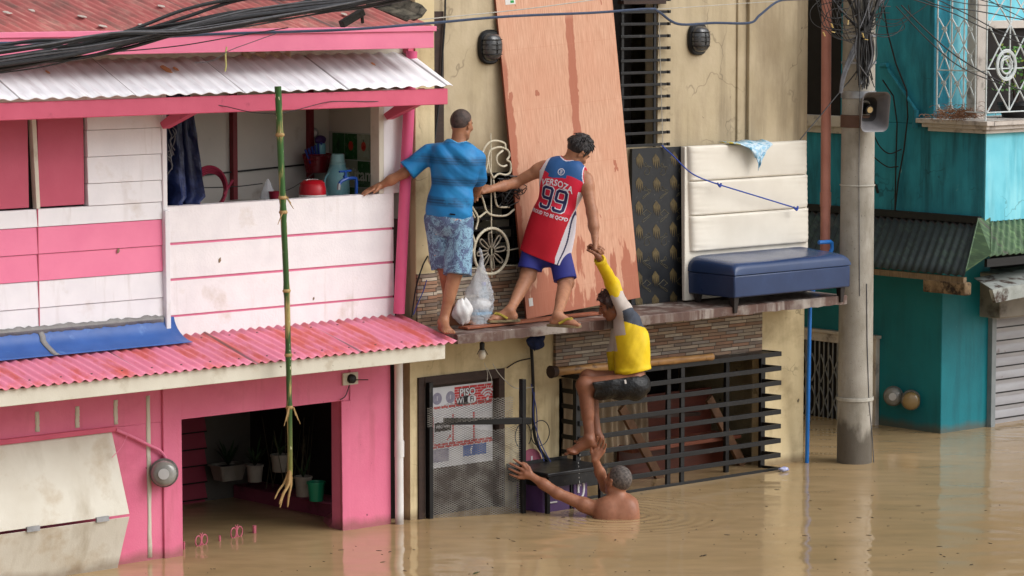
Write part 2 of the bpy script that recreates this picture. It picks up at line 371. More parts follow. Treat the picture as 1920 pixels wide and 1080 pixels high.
def mat_sheet(name, c, c2, rust, rth, fade=None, r=.5, jx=.9, ramt=.8, bump=.2, metal=0):
    """painted corrugated sheet: sheet-to-sheet tone, stains running down the slope"""
    q = NT(name); x, y, z = q.sep()
    wn = q.n('ShaderNodeTexWhiteNoise', noise_dimensions='1D'); q.l(q.math('FLOOR', q.math('DIVIDE', x, jx)), wn.inputs['W'])
    f = q.math('ADD', q.math('MULTIPLY', wn.outputs[0], .5), q.math('MULTIPLY', q.ramp(q.noise(2.5), .3, .7), .5))
    col = q.mix(f, lin(c), lin(c2))
    if fade: col = q.mix(q.ramp(q.noise(9, (4, .5, .5), det=6), .5, .72), col, lin(fade))
    g = q.math('MULTIPLY', q.ramp(q.noise(3.2, (2.2, .8, .8), det=8, rough=.65), *rth), ramt); col = q.mix(g, col, lin(rust))
    fx = q.math('FRACT', q.math('DIVIDE', x, jx)); col = q.mix(q.math('MULTIPLY', q.ramp(fx, .022, .012), .75), col, lin((90, 80, 80)))
    q.bump(q.noise(60), bump, .003); return q.out(col, r, metal)
m_roofpink = mat_sheet('pink_roof_sheet', (218, 122, 146), (210, 130, 156), (198, 88, 66), (.47, .62), fade=(226, 132, 158), r=.45)
m_roofwhite = mat_sheet('white_roof_sheet', (240, 240, 244), (232, 232, 238), (160, 150, 146), (.62, .85), fade=(216, 210, 214), r=.5, ramt=.5)
m_roofred = mat_sheet('faded_red_roof_sheet', (178, 100, 96), (158, 84, 80), (104, 86, 78), (.46, .68), fade=(196, 140, 128), r=.7)
m_roofgreen = mat_sheet('dark_green_roof_sheet', (52, 62, 62), (38, 46, 48), (92, 92, 86), (.6, .74), fade=(60, 76, 66), r=.55, ramt=.5)
m_roofmoss = mat_sheet('mossy_green_roof_sheet', (88, 112, 78), (70, 92, 70), (50, 54, 46), (.5, .7), fade=(112, 140, 96), r=.7)

def mat_ply():
    q = NT('plywood_sheet'); v = q.n('ShaderNodeTexCoord').outputs['Object']; x, y, z = q.sep(v)
    gr = q.noise(7, (14, 1, .8), det=8, rough=.7, vec=v); col = q.mix(q.ramp(gr, .34, .62), lin((214, 170, 144)), lin((184, 134, 106)))
    col = q.mix(q.math('MULTIPLY', q.ramp(q.noise(3, (1, 1, .5), vec=v), .4, .7), .5), col, lin((198, 140, 112)))
    wob = q.math('MULTIPLY', q.math('SUBTRACT', q.noise(5, (1, 1, 1), det=5, vec=v), .5), .16)
    # long wet run, darker and redder, and soaked foot of the sheet
    cx = q.math('ADD', q.math('MULTIPLY', z, .028), .60); dx = q.math('ABSOLUTE', q.math('SUBTRACT', q.math('ADD', x, q.math('MULTIPLY', wob, .5)), q.math('SUBTRACT', cx, -.055)))
    run = q.math('MULTIPLY', q.ramp(dx, .046, .038), q.math('MULTIPLY', q.ramp(z, .55, 1.15), q.ramp(z, 2.28, 2.2)))
    foot = q.ramp(q.math('ADD', q.math('MULTIPLY', q.noise(4.5, (2.4, 1, .55), det=6, vec=v), 1.0), q.math('MULTIPLY', z, -.40)), .36, .40)
    foot = q.math('MULTIPLY', foot, q.ramp(z, 1.5, .9))
    spots = q.ramp(q.noise(6.5, (1.2, 1, .8), det=3, vec=v), .665, .68)
    left = q.math('MULTIPLY', q.ramp(q.math('ADD', x, wob), .06, .045), q.ramp(z, 2.1, 1.9))
    lines = q.ramp(q.math('ABSOLUTE', q.math('SUBTRACT', q.math('FRACT', q.math('DIVIDE', q.math('ADD', z, .05), .46)), .5)), .006, .003)
    st = q.math('MAXIMUM', q.math('MAXIMUM', run, foot), q.math('MAXIMUM', spots, left))
    col = q.mix(q.math('MULTIPLY', st, .8), col, lin((156, 84, 60))); col = q.mix(q.math('MULTIPLY', lines, .3), col, lin((184, 120, 92)))
    q.bump(gr, .15, .002); return q.out(col, .55)
m_ply = mat_ply()
m_plyedge = M('plywood_edge', (128, 66, 44), (104, 50, 34), s=20, r=.6, st=(1, 1, 8))

def mat_water():
    q = NT('muddy_flood_water')
    col = q.mix(q.ramp(q.noise(.9, (1, 1, 1), det=5), .3, .7), lin((178, 151, 113)), lin((161, 136, 98)))
    rot = q.n('ShaderNodeVectorRotate', rotation_type='Z_AXIS'); q.l(q.pos, rot.inputs['Vector']); rot.inputs['Angle'].default_value = -(TH-pi/2)
    v = rot.outputs[0]
    h1 = q.noise(1.1, (1., 1.6, 1), det=2, vec=v); h2 = q.noise(5.5, (1., 2.2, 1), det=3, vec=v, dist=.4); h3 = q.noise(22, (1, 2.4, 1), det=2, vec=v)
    h = q.math('ADD', q.math('MULTIPLY', h1, 1.0), q.math('ADD', q.math('MULTIPLY', h2, .06), q.math('MULTIPLY', h3, .008)))
    ds_ = q.n('ShaderNodeVectorMath', operation='DISTANCE'); q.l(q.pos, ds_.inputs[0]); ds_.inputs[1].default_value = (1.38, -.84, 0)
    dd = q.math('ADD', ds_.outputs['Value'], q.math('MULTIPLY', q.noise(3), .12)); rp = q.math('MULTIPLY', q.math('SINE', q.math('MULTIPLY', dd, 62)), q.math('MULTIPLY', q.ramp(dd, 1.1, .1), .10)); h = q.math('ADD', h, rp)
    q.bump(h, 1.0, .019); q.b.inputs['IOR'].default_value = 1.33; q.b.inputs['Specular IOR Level'].default_value = .5
    return q.out(col, .06)
m_water = mat_water()

# ------------------------------------------------------------------ water and bed
tag(MB().face([(-150, -150, 0), (200, -150, 0), (200, 200, 0), (-150, 200, 0)]).build('flood_water', m_water), kind='structure')
tag(MB().face([(-150, -150, -1.6), (200, -150, -1.6), (200, 200, -1.6), (-150, 200, -1.6)]).build('street', m_dark), kind='structure')

# ================================================================== PINK HOUSE
XL = -6.5
ph = thing('pink_house', 'pink and white timber house with corrugated awnings, flooded at its open porch', 'house', (-2, 0, 0))
w_ = MB(); holes(w_, XL, -.12, -1.2, 1.30, 0, .15, [(-2.0, -.55, -2, .955)]); w_.box(-2.16, -2.003, -.02, 0, -1.2, 1.27); w_.box(-.5, -.12, -.012, 0, -1.2, 1.27)
w_.hexa([Vector(p) for p in ((-.56, .0, -1.2), (-.5, -.012, -1.2), (-.12, .15, -1.2), (-.5, .15, -1.2), (-.575, 0, .953), (-.5, -.012, .953), (-.12, .15, .953), (-.5, .15, .953))])
w_.build('ground_wall', m_pink, ph, bevel=.008)
for a, b, c in ((278, 742, 1046), (70, 772, 810), (145, 762, 802), (217, 750, 796)):
    t, u = P(a, b, Y=-.004), P(a, c, Y=-.004); n = 14
    rows = [[Vector((t.x-.016+random.uniform(-.003, .003), -.004, t.z+(u.z-t.z)*i/n)), Vector((t.x+.016+random.uniform(-.003, .003), -.004, t.z+(u.z-t.z)*i/n))] for i in range(n+1)]
    MB().grid(rows).build('cement_seam', m_cream, ph, solid=.004)
MB().box(XL, -2.55, -.03, 0, .93, .965).build('hatch_rail', m_pinkbeam, ph, bevel=.004)
# folding hatch pushed outward
ht = MB(); a, b = (-2.572, 0, .925), (-2.573, -.2, .385)
ht.prism([(-3.9, a[1], a[2]), (a[0], a[1], a[2]), b, (-3.9, b[1], b[2])], (0, .016, .006)); ht.build('hatch_panel', m_hatch, ph, bevel=.003)
ht = MB(); ht.prism([(-3.9, -.2, .368), (-2.573, -.2, .368), (-2.578, -.165, .27), (-2.6, -.05, -.1), (-3.9, -.05, -.1)], (0, .016, -.004)); ht.build('hatch_panel', m_hatch, ph, bevel=.003)
hg = MB()
for x in (-3.35, -2.8): hg.box(x-.05, x+.05, -.215, -.2, .36, .395)
hg.build('hinge', m_metal, ph)
# porch inside
pi_ = MB(); pi_.box(-2.6, P(470, 900, Y=1.7).x, 1.7, 1.8, -1.2, 1.3); pi_.build('porch_back_wall', M('porch_white_shaded', (88, 84, 78), dirt=(60, 54, 48)), ph)  # white back wall, greyed in its colour for the porch shade
BX = P(388, 860, Y=1.66).x; MB().box(P(470, 900, Y=1.7).x, 0, 1.7, 1.8, -1.2, 1.3).build('porch_wall_shade', m_dark, ph)  # rest of the back wall, porch shade put in as a dark colour
bd = MB()
for i, z in enumerate(np.arange(-.1, 1.1, .13)): bd.hexa([Vector(p) for p in ((-2.2, 1.66, z), (BX, 1.66, z), (BX, 1.7, z), (-2.2, 1.7, z), (-2.2, 1.68, z+.128), (BX, 1.695, z+.128), (BX, 1.7, z+.128), (-2.2, 1.7, z+.128))])
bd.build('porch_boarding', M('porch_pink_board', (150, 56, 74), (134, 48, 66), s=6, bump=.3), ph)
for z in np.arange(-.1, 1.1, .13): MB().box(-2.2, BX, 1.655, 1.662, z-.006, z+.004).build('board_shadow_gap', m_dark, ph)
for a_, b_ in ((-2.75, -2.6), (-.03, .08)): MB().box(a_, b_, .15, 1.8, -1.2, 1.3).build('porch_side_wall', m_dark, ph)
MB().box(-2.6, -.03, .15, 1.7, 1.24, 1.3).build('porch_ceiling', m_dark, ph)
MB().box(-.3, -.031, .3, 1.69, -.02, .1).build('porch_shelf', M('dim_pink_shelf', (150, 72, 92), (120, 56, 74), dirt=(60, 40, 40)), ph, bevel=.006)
MB().hexa([Vector(p) for p in ((-.56, .15, -.3), (-.3, .15, -.3), (-.3, .42, -.3), (-.56, .42, -.3), (-.54, .15, .05), (-.33, .15, .075), (-.3, .4, .08), (-.42, .4, .03))]).build('low_sill', m_pink, ph)
# siding of the upper storey
sd_ = MB(); zt = 1.55; k = 0
bds = [(1.55, 1.64, 0), (1.64, 1.82, 0), (1.82, 2.0, 0), (2.0, 2.18, 1), (2.18, 2.36, 1), (2.36, 2.48, 0)]
for z0, z1, c in bds:
    sd_.k = c; sd_.hexa([Vector(p) for p in ((XL, -.012, z0), (-2.14, -.012, z0), (-2.14, .05, z0), (XL, .05, z0), (XL, -.004, z1-.003), (-2.14, -.004, z1-.003), (-2.14, .05, z1-.003), (XL, .05, z1-.003))])
for z0, z1 in ((2.48, 2.63), (2.63, 2.81), (2.81, 2.99), (2.99, 3.3)):
    sd_.k = 0; sd_.hexa([Vector(p) for p in ((-2.745, -.012, z0), (-2.14, -.012, z0), (-2.14, .05, z0), (-2.745, .05, z0), (-2.745, -.004, z1-.003), (-2.14, -.004, z1-.003), (-2.14, .05, z1-.003), (-2.745, .05, z1-.003))])
sd_.k = 0; sd_.box(XL, -2.745, 0, .05, 3.13, 3.3); sd_.build('siding', [m_white, m_pinkwood], ph, bevel=.002)
MB().box(XL, -2.15, .05, .15, 1.3, 3.45).build('wall_core', m_dark, ph)
for x0, x1 in ((-4.4, -3.20), (-3.125, -2.76)): MB().box(x0, x1, .012, .045, 2.49, 3.14).build('window_shutter', m_pinkshut, ph, bevel=.004)
MB().hexa([Vector(p) for p in ((-3.155, -.01, 2.48), (-3.125, -.01, 2.48), (-3.125, .04, 2.48), (-3.155, .04, 2.48), (-3.185, -.01, 3.14), (-3.15, -.01, 3.14), (-3.15, .04, 3.14), (-3.185, .04, 3.14))]).build('mullion', m_cream, ph, bevel=.003)
MB().box(-2.14, -2.10, -.045, .06, 1.6, 2.42).box(-2.139, -2.101, -.02, .06, 2.42, 3.3).build('corner_post', m_white, ph, bevel=.005)
# parapet with pink grooves
pr = MB(); zs = [1.53, 1.672, 1.688, 1.925, 1.943, 2.173, 2.191, 2.44]
n = 40; ed = [random.uniform(-.03, 0) for _ in range(40)]
for i in range(7):
    pr.k = i % 2; y = -.0 if i % 2 == 0 else .012
    pr.box(-2.09, -.05+ed[i], y, .1, zs[i]+(.0008 if i else 0), zs[i+1])
pr.build('parapet', [m_whitewall, m_pinkwood], ph)
MB().box(-.075, -.03, .004, .1, 1.53, 2.25).build('rubble_edge', m_darkbrown, ph)
# kitchen recess behind the parapet
MB().box(-2.14, .0, .85, .9, 1.5, 3.42).build('kitchen_back_wall', M('kitchen_board', (196, 192, 184), (182, 178, 172), s=2, r=.6, dirt=(150, 140, 130), ds=3), ph)
MB().box(0, .075, .1, .9, 1.5, 3.42).build('kitchen_side_wall', M('kitchen_side', (200, 194, 184), (186, 180, 170), s=3), ph)
MB().box(-2.14, -.0, .1, .85, 1.5, 1.56).box(-2.14, 0, .0, .9, 3.42, 3.45).build('kitchen_floor', m_darkbrown, ph)
for x in (-.91, -.2): MB().box(x-.02, x+.02, .80, .85, 1.56, 3.42).build('interior_post', m_redpost, ph, bevel=.003)
MB().bar((-1.2, .83, 2.58), (-.2, .83, 2.62), .012, .012).build('batten', m_cable, ph)
# green fruit tiles on the side wall (X=0 face)
tl = MB(); tm = [M('tile_green', (44, 92, 48), (38, 82, 42), r=.25, bump=0, spec=.5), M('tile_pale', (150, 158, 138), (140, 148, 128), r=.25, bump=0, spec=.5), M('tile_fruit', (176, 52, 30), r=.3, bump=0), M('tile_grout', (176, 180, 170), bump=0), M('tile_leaf', (24, 60, 28), bump=0)]
tl.k = 3; tl.box(-.004, 0, .1, .845, 2.3, 2.86)
for r_ in range(3):
    for c_ in range(5):
        y1 = .80-c_*.15; z1 = 2.85-r_*.2; tl.k = [[0, 0, 1, 0, 1], [0, 1, 0, 1, 0], [1, 0, 1, 0, 1]][r_][c_]
        tl.box(-.008, -.004, max(.1, y1-.142), y1, z1-.192, z1)
        fr = [[4, 2, 2, 4, 2], [None]*5, [2, 4, 2, 4, 2]][r_][c_]
        if fr is not None and y1-.08 > .12:
            tl.k = fr; cy, cz = y1-.072, z1-.09; tl.prism([(-.0085, cy+.028*cos(a)*(1 if fr == 2 else .7), cz+.036*sin(a)) for a in np.linspace(0, 2*pi, 13)[:-1]], (-.001, 0, 0))
            tl.k = 4; tl.box(-.0095, -.0085, cy-.004, cy+.004, cz+.034, cz+.05)
tl.build('wall_tiles', tm, ph)
text('Vitamin', .13, M('tile_letter', (190, 196, 180), bump=0), (-.0092, .42, 2.545), (0, -1, 0), (0, 0, 1), ph, depth=.001, bold=.002)
# jamb and white panel at the right of the recess
MB().box(-.21, -.165, -.0, .1, 2.44, 3.2).build('jamb', m_cream, ph, bevel=.004)
MB().box(-.165, .03, .0, .04, 2.44, 3.2).build('side_panel', m_white, ph, bevel=.003)
for x in (-2.12, -.14):
    MB().hexa([Vector(p) for p in ((x-.03, -.04, 2.98), (x+.03, -.04, 2.98), (x+.03, 0, 3.02), (x-.03, 0, 3.02), (x-.03, -.44, 3.12), (x+.03, -.44, 3.12), (x+.03, -.40, 3.22), (x-.03, -.40, 3.22))]).build('bracket', m_pinkbeam, ph, bevel=.004)
MB().box(XL, .04, -.48, -.44, 3.10, 3.215).build('eave_beam', m_pinkbeam, ph, bevel=.006)
corr(MB(), (XL, -.50, 3.238), (.07, -.50, 3.238), (XL, .0, 3.465), (.085, .0, 3.465), .125, .0075, jag=.004).build('awning_roof', m_roofwhite, ph, solid=.004, smooth=80)
MB().box(XL, .1, .0, .05, 3.3, 3.63).build('upper_board', m_cream, ph)
MB().box(.02, .07, -.06, .0, 3.2, 3.55).build('short_post', m_pinkbeam, ph)
MB().box(XL, -.04, -.42, -.385, 3.505, 3.625).box(XL, -.025, -.435, -.385, 3.625, 3.662).build('fascia', m_pinkwood, ph, bevel=.004)
corr(MB(), (XL, -.4, 3.642), (.02, -.4, 3.642), (XL, 4, 4.80), (.02, 4, 4.80), .08, .010, ny=10).build('main_roof', m_roofred, ph, solid=.003, smooth=80)
pt = MB(); bm_ = M('roof_patch', (200, 186, 176), bump=.5)
for _ in range(16):
    x, y = random.uniform(-3.6, -.4), random.uniform(-.3, .6); z = 3.655+(y+.4)*.2632+.004
    pt.prism([(x+random.uniform(.015, .035)*cos(a), y+random.uniform(.02, .05)*sin(a), z+.2632*0.03*sin(a)) for a in np.linspace(0, 2*pi, 9)[:-1]], (0, 0, .004))
pt.build('sealant_patch', bm_, ph)
fl = MB(); rows = []
for i in range(30):
    y = -.2+i*.05; z = 3.69+(y+.2)*.2632; j = random.uniform(-.012, .012)
    rows.append([Vector((-.12+j, y, z+.012)), Vector((-.03, y, z+.028+j*.3)), Vector((.03, y, z+.04)), Vector((.075, y, z+.10+j))])
fl.grid(rows).build('valley_flashing', M('mossy_cement', (120, 112, 98), (70, 66, 56), s=14, r=.9, bump=1, bs=120, dirt=(34, 32, 28), ds=9, dt=(.46, .6)), ph, solid=.012)
# small marks, screws, patches
MB().box(-3.152, -3.146, -.0135, -.004, 1.66, 2.48).build('board_joint', m_pinkshut, ph)
for (px, py, s_) in ((222, 470, .014), (414, 488, .014), (590, 560, .009)):
    c = P(px, py, Y=-.014); c.y = -.013 if px < 300 else -.001; MB().prism([(c.x+s_*cos(a)*(.5+.5*abs(sin(2*a))), c.y, c.z+s_*1.3*sin(a+.5)) for a in np.linspace(0, 2*pi, 12)[:-1]], (0, -.003, 0)).build('scuff', M('scuff_brown', (150, 126, 96), (110, 92, 72)), ph)
corr(MB(), tuple(P(458, 116, Y=-.03)), tuple(P(545, 111, Y=-.03)), tuple(P(452, 100, Y=.0)+Vector((0, 0, .01))), tuple(P(545, 97, Y=.0)+Vector((0, 0, .01))), .125, .008).build('ridge_patch', M('beige_sheet', (206, 192, 166), (184, 166, 138), s=8, dirt=(120, 92, 70), ds=6, dt=(.5, .7)), ph, solid=.004, smooth=80)
for (px, py, s_) in ((312, 131, .03), (330, 134, .015), (90, 160, .012), (700, 140, .012)):
    c = P(px, py, Y=-.18); z0 = 3.238+(c.y+.5)*.454+.009; MB().prism([(c.x+s_*cos(a), c.y+s_*1.8*sin(a)*(1+.3*sin(3*a)), z0+s_*1.8*sin(a)*.454) for a in np.linspace(0, 2*pi, 14)[:-1]], (0, 0, .002)).build('rust_spot', M('rust_orange', (226, 168, 120), (206, 140, 92)), ph)
scm = M('screw_head', (110, 84, 80), metal=.3)
scr = MB()
for i in range(26):
    for (y, z) in ((-.55, 1.418), (-.12, 1.524)): x = XL+.04+i*.24; scr.lathe((x, y, z+.004), [(.008, 0), (.006, .006)], 8)
scr.build('roof_screws', scm, ph)
# lower roof
corr(MB(), (XL, -.615, 1.395), (.015, -.615, 1.395), (XL, .0, 1.545), (-.02, .0, 1.545), .08, .0095, jag=.006).build('lower_roof', m_roofpink, ph, solid=.003, smooth=80)
MB().box(XL, -.085, -.59, -.56, 1.275, 1.385).build('eave_board', m_cream, ph, bevel=.004)
MB().box(XL, -.10, -.56, -.0, 1.30, 1.345).build('eave_soffit', m_cream, ph)
# blue flashing at the foot of the siding
rows = []
for i in range(61):
    x = XL+(-2.06-XL)*i/60; r = []
    for j in range(9):
        a = j/8*pi/2*.9; r.append(Vector((x+(.03 if i == 60 else 0)*j/8, -.02-.21*(1-cos(a)), 1.517+.165*(1-sin(a)))))
    rows.append(r)
MB().grid(rows).build('blue_flashing', M('blue_sheet', (54, 94, 162), (44, 82, 146), s=5, r=.4, bump=.15, dirt=(104, 140, 196), ds=6, dt=(.6, .7), damt=.5, fleck=((90, 170, 120), 7, .76)), ph, solid=.003)
rows = []
for i in range(141):
    x = XL+(-2.15-XL)*i/140; e = random.uniform(0, .018); rows.append([Vector((x, -.018, 1.648-random.uniform(0, .03))), Vector((x, -.034, 1.675)), Vector((x, -.016, 1.69+e))])
gm = M('grey_sealant', (140, 138, 136), (122, 120, 118), s=20, r=.8, bump=.8)
sl = MB().grid(rows); x0 = -3.15
rows = []
for i in range(9):
    a = i/8*pi/2*.9; y = -.024-.21*(1-cos(a)); z = 1.521+.165*(1-sin(a)); c = x0+.02*i/8+random.uniform(-.006, .006); rows.append([Vector((c-.022, y, z)), Vector((c+.022, y, z))])
sl.grid(rows).build('sealant', gm, ph, solid=.004)
# pipes belonging to the house
pa, pb = P(772, 96, Y=-.07), P(748, 588, Y=-.07); MB().tube([pa, pb], .042, 16).build('downpipe', m_pinkpvc, ph)
wp = MB(); xw = P(749, 900, Y=-.06).x; wp.tube([(xw-.005, -.06, 1.3), (xw, -.06, -.6)], .032, 16).tube([(xw, -.06, .62), (xw, -.06, .5)], .036, 16); wp.build('drainpipe', m_pvcw, ph)

# ================================================================== YELLOW HOUSE
yh = thing('yellow_house', 'yellow rendered house with a concrete ledge, stone cladding and barred windows', 'house', (2.2, 0, 0))
YR = 4.33
g = MB(); holes(g, .075, YR, -1.3, 1.37, 0, .14, [(.145, 1.0, -2, 1.06), (1.57, 3.86, -2, .93)]); g.build('lower_wall', m_yellow, yh)
g = MB(); holes(g, .075, YR, 1.45, 6.2, 0, .14, [(.24, 1.35, 1.835, 2.55), (1.95, 2.62, 2.685, 4.6)]); g.build('upper_wall', m_beige, yh)
g = MB(); g.box(.075, .262, -.07, 0, 1.45, 6.2); g.build('pilaster', m_yellow, yh, bevel=.006)
g = MB(); g.box(3.60, 4.16, -.05, 0, 1.45, 6.2).hexa([Vector(p) for p in ((4.16, -.05, 1.45), (YR, -.012, 1.45), (YR, 0, 1.45), (4.16, 0, 1.45), (4.16, -.05, 6.2), (YR, -.012, 6.2), (YR, 0, 6.2), (4.16, 0, 6.2))]); g.box(3.50, 3.60, -.018, 0, 1.45, 6.2); g.build('pilaster', m_beige, yh, bevel=.008)
MB().box(.075, YR, -.2, 0, 4.9, 5.1).build('added_shade_slab', m_conc, yh)  # unseen slab above the view, added to shade the upper wall
MB().box(.27, .40, -.012, 0, 2.55, 3.76).build('dark_board', m_darkbrown, yh)
MB().box(.075, .14, .14, 6, -1.3, 6.2).box(YR-.14, YR, .14, 6, -1.3, 6.2).box(.14, YR-.14, 5.9, 6, -1.3, 6.2).build('return_wall', m_yellow, yh)
for a_, b_ in ((1.37, 1.45), (6.0, 6.1)): MB().box(.14, YR-.14, .14, 5.9, a_, b_).build('floor_slab', m_dark, yh)
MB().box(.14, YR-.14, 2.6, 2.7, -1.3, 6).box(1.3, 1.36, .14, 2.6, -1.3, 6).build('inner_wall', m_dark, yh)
# ledge with worn front
lg = MB(); n = 60; xs = [.02+(4.185-.02)*i/n for i in range(n+1)]
rows = []
for x in xs:
    e = random.uniform(-.006, .004); f2 = random.uniform(-.005, .005)
    rows.append([Vector((x, 0, 1.37)), Vector((x, -.58, 1.37+f2)), Vector((x, -.6+e, 1.372+f2)), Vector((x, -.6+e, 1.436)), Vector((x, -.592+e, 1.443)), Vector((x, 0, 1.446))])
lg.grid(rows); lg.face(rows[0]); lg.face(rows[-1], True); lg.build('ledge', m_ledge, yh)
MB().box(1.51, 3.80, -.028, 0, .955, 1.37).build('stone_cladding', m_stone, yh)
MB().box(.262, 1.6, -.028, 0, 1.446, 1.84).box(.075, .262, -.09, -.07, 1.446, 1.84).build('stone_cladding', m_stone2, yh)
# left upstairs window: slats and boxes of clutter behind
wl = MB()
for z in np.arange(1.87, 2.6, .082): wl.box(.24, 1.35, -.02, .0, z, z+.022)
for x in (.25, 1.1): wl.box(x, x+.03, .0, .03, 1.835, 2.55)
wl.build('window_grille', m_black, yh, bevel=.002)
cl = MB(); cc = [m_dark, m_cream, m_redwood, m_black, m_darkbrown]
for i in range(15):
    x = .3+random.random()*.9; z = 1.84+random.random()*.5; cl.k = random.randrange(5); cl.box(x, x+random.uniform(.06, .22), .2+i*.012, .5+i*.012, z, z+random.uniform(.04, .12))
cl.build('window_clutter', cc, yh)
# right upstairs window bars
wr = MB()
for i in range(16): z = 2.70+i*.0945; wr.box(2.165, 2.668, -.055, -.04, z-.011, z+.011); wr.box(2.64, 2.655, -.04, 0, z-.011, z+.011)
for x in (2.2, 2.55): wr.box(x-.014, x+.014, -.04, -.028, 2.68, 4.6)
wr.build('window_grille', m_black, yh, bevel=.002)
nb = MB()
for i in range(16): z = 2.70+i*.0945; nb.box(2.685, 2.705, -.055, -.03, z-.012, z+.012)
nb.build('bar_end', m_black, yh)
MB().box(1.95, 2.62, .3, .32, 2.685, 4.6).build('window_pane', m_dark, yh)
MB().box(2.18, 2.64, -.07, 0, 3.80, 3.83).build('window_hood', m_darkbrown, yh)
# big grille of the ground floor window
gr = MB(); zt = [.957-i*.1192 for i in range(9)]
for z in zt:
    gr.box(1.6, 3.845, -.205, -.19, z-.02, z+.018)
    gr.bar((3.84, -.2, z), (3.80, -.0, z), .014, .036); gr.bar((1.6, -.2, z), (1.6, 0, z), .014, .036)
gr.box(1.6, 3.8, -.19, 0, .955, .968)
for px in (1253, 1279): x = P(px, 800, Y=-.18).x; gr.box(x-.02, x+.02, -.188, -.165, -.2, .95)
gr.box(1.575, 1.62, -.19, -.15, -.4, .93); gr.box(3.79, 3.84, -.03, 0, -.3, .95); gr.box(3.4, 3.44, -.01, .02, -.3, .93)
gr.build('window_grille', m_black, yh, bevel=.002)
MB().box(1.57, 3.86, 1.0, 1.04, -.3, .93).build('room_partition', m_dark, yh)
# door recess
df = MB(); df.box(.145, .205, -.015, .06, -1, 1.06).box(.94, 1.0, -.015, .06, -1, 1.06).box(.205, .94, -.015, .06, .99, 1.06); df.build('door_frame', m_darkbrown, yh, bevel=.004)
MB().box(.205, .94, .05, .08, -1, .99).build('door', M('shop_door', (66, 54, 48), (56, 46, 40), s=9), yh)

# ================================================================== TEAL HOUSE
th = thing('teal_house', 'weathered teal house with green tin awning, balcony grille and roller shutter', 'house', (6.5, .3, 0))
XT = 6.35; YT = .23; YU = -.225
g = MB(); g.box(XT, XT+.2, YT, 8, -1.3, 2.0).box(XT+.2, 7.0, YT, YT+.2, -1.3, 2.0); g.build('lower_wall', m_teal_low, th, bevel=.008)
g = MB(); g.box(XT-.004, XT+.2, YU, 8, 1.9, 2.72).box(XT+.2, 9.5, YU, YU+.15, 1.9, 2.72).box(XT-.004, XT+.2, .36, 8, 2.72, 6); g.box(XT, 9.5, YU+.15, 3, 1.95, 2.05); g.build('upper_wall', m_teal, th, bevel=.01)
MB().box(XT+.0, 9.5, YU-.012, YU, 1.9, 2.70).build('front_render', m_cyan, th)
MB().box(XT+.2, 9.5, .36, .5, 2.72, 6).build('balcony_back_wall', m_cyan, th)
MB().box(6.62, 6.74, .1, .22, 2.74, 6).build('balcony_column', m_trim, th, bevel=.006)
MB().box(6.86, 6.92, .30, .36, 2.8, 3.9).box(6.92, 7.9, .30, .36, 3.55, 3.62).build('window_frame', m_trim, th, bevel=.004)
MB().box(6.92, 7.9, .34, .355, 2.8, 3.55).build('window_pane', m_dark, th)
ci = MB()
for z0, z1, o in ((2.735, 2.775, .10), (2.70, 2.735, .075), (2.665, 2.70, .05)):
    ci.box(XT-o, XT-.004, YU-o, .48-(.1-o)*2, z0, z1); ci.box(XT-.004, 9.5, YU-o, YU-.012, z0, z1)
ci.box(XT-.004, 9.5, YU-.012, .4, 2.722, 2.775)
ci.build('cornice', m_trim, th, bevel=.004)
MB().box(6.93, 7.03, YU-.05, YU-.012, 2.35, 2.665).box(7.03, 8, YU-.05, YU-.012, 2.35, 2.43).build('window_surround', m_trim, th, bevel=.004)
# tin awnings
corr(MB(), (5.88, 8, 1.475), (5.88, -.40, 1.475), (XT-.01, 8, 1.90), (XT-.01, -.2, 1.90), .085, .010).build('side_awning', m_roofgreen, th, solid=.003, smooth=80)
corr(MB(), (6.03, -.52, 1.64), (9.5, -.52, 1.64), (6.42, -.24, 1.90), (9.5, -.24, 1.90), .085, .010).build('front_awning', m_roofmoss, th, solid=.003, smooth=80)
MB().hexa([Vector(p) for p in ((5.88, -.42, 1.51), (6.06, -.55, 1.66), (6.42, -.24, 1.925), (6.30, -.2, 1.925), (5.88, -.42, 1.52), (6.06, -.55, 1.67), (6.42, -.24, 1.935), (6.30, -.2, 1.935))]).build('hip_flashing', m_roofmoss, th)
MB().box(XT-.05, XT-.004, -.2, 8, 1.885, 1.945).build('top_flashing', M('black_tar', (34, 34, 34), bump=.6, fleck=((130, 120, 110), 30, .72)), th)
MB().bar((5.90, 7, 1.435), (5.90, -.40, 1.435), .04, .05).build('eave_batten', M('old_timber', (132, 112, 88), (104, 86, 66), s=12, st=(1, 5, 1), dirt=(60, 48, 38)), th)
MB().bar((5.92, .05, 1.36), (5.92, -.42, 1.36), .09, .11).build('rotten_beam', M('rotten_beam', (146, 122, 92), (96, 78, 58), s=14, r=.9, bump=1, bs=60, dirt=(46, 36, 28), ds=12, dt=(.5, .62)), th, bevel=.012)
MB().bar((6.05, -.5, 1.58), (9, -.5, 1.58), .03, .07).build('front_batten', m_black, th)
g = MB(); a = P(1812, 500, Y=-.47); g.prism([(6.0, -.62, 1.36), (9, -.62, 1.50), (9, -.62, 1.42), (6.05, -.62, 1.25)], (0, .04, .0)); g.prism([(6.0, -.62, 1.36), (9, -.62, 1.50), (9, -.25, 1.56), (6.2, -.25, 1.42)], (0, 0, .006)); g.build('broken_canopy', M('broken_concrete', (168, 172, 168), (134, 138, 132), s=8, dirt=(66, 50, 42), ds=7, dt=(.52, .62)), th)
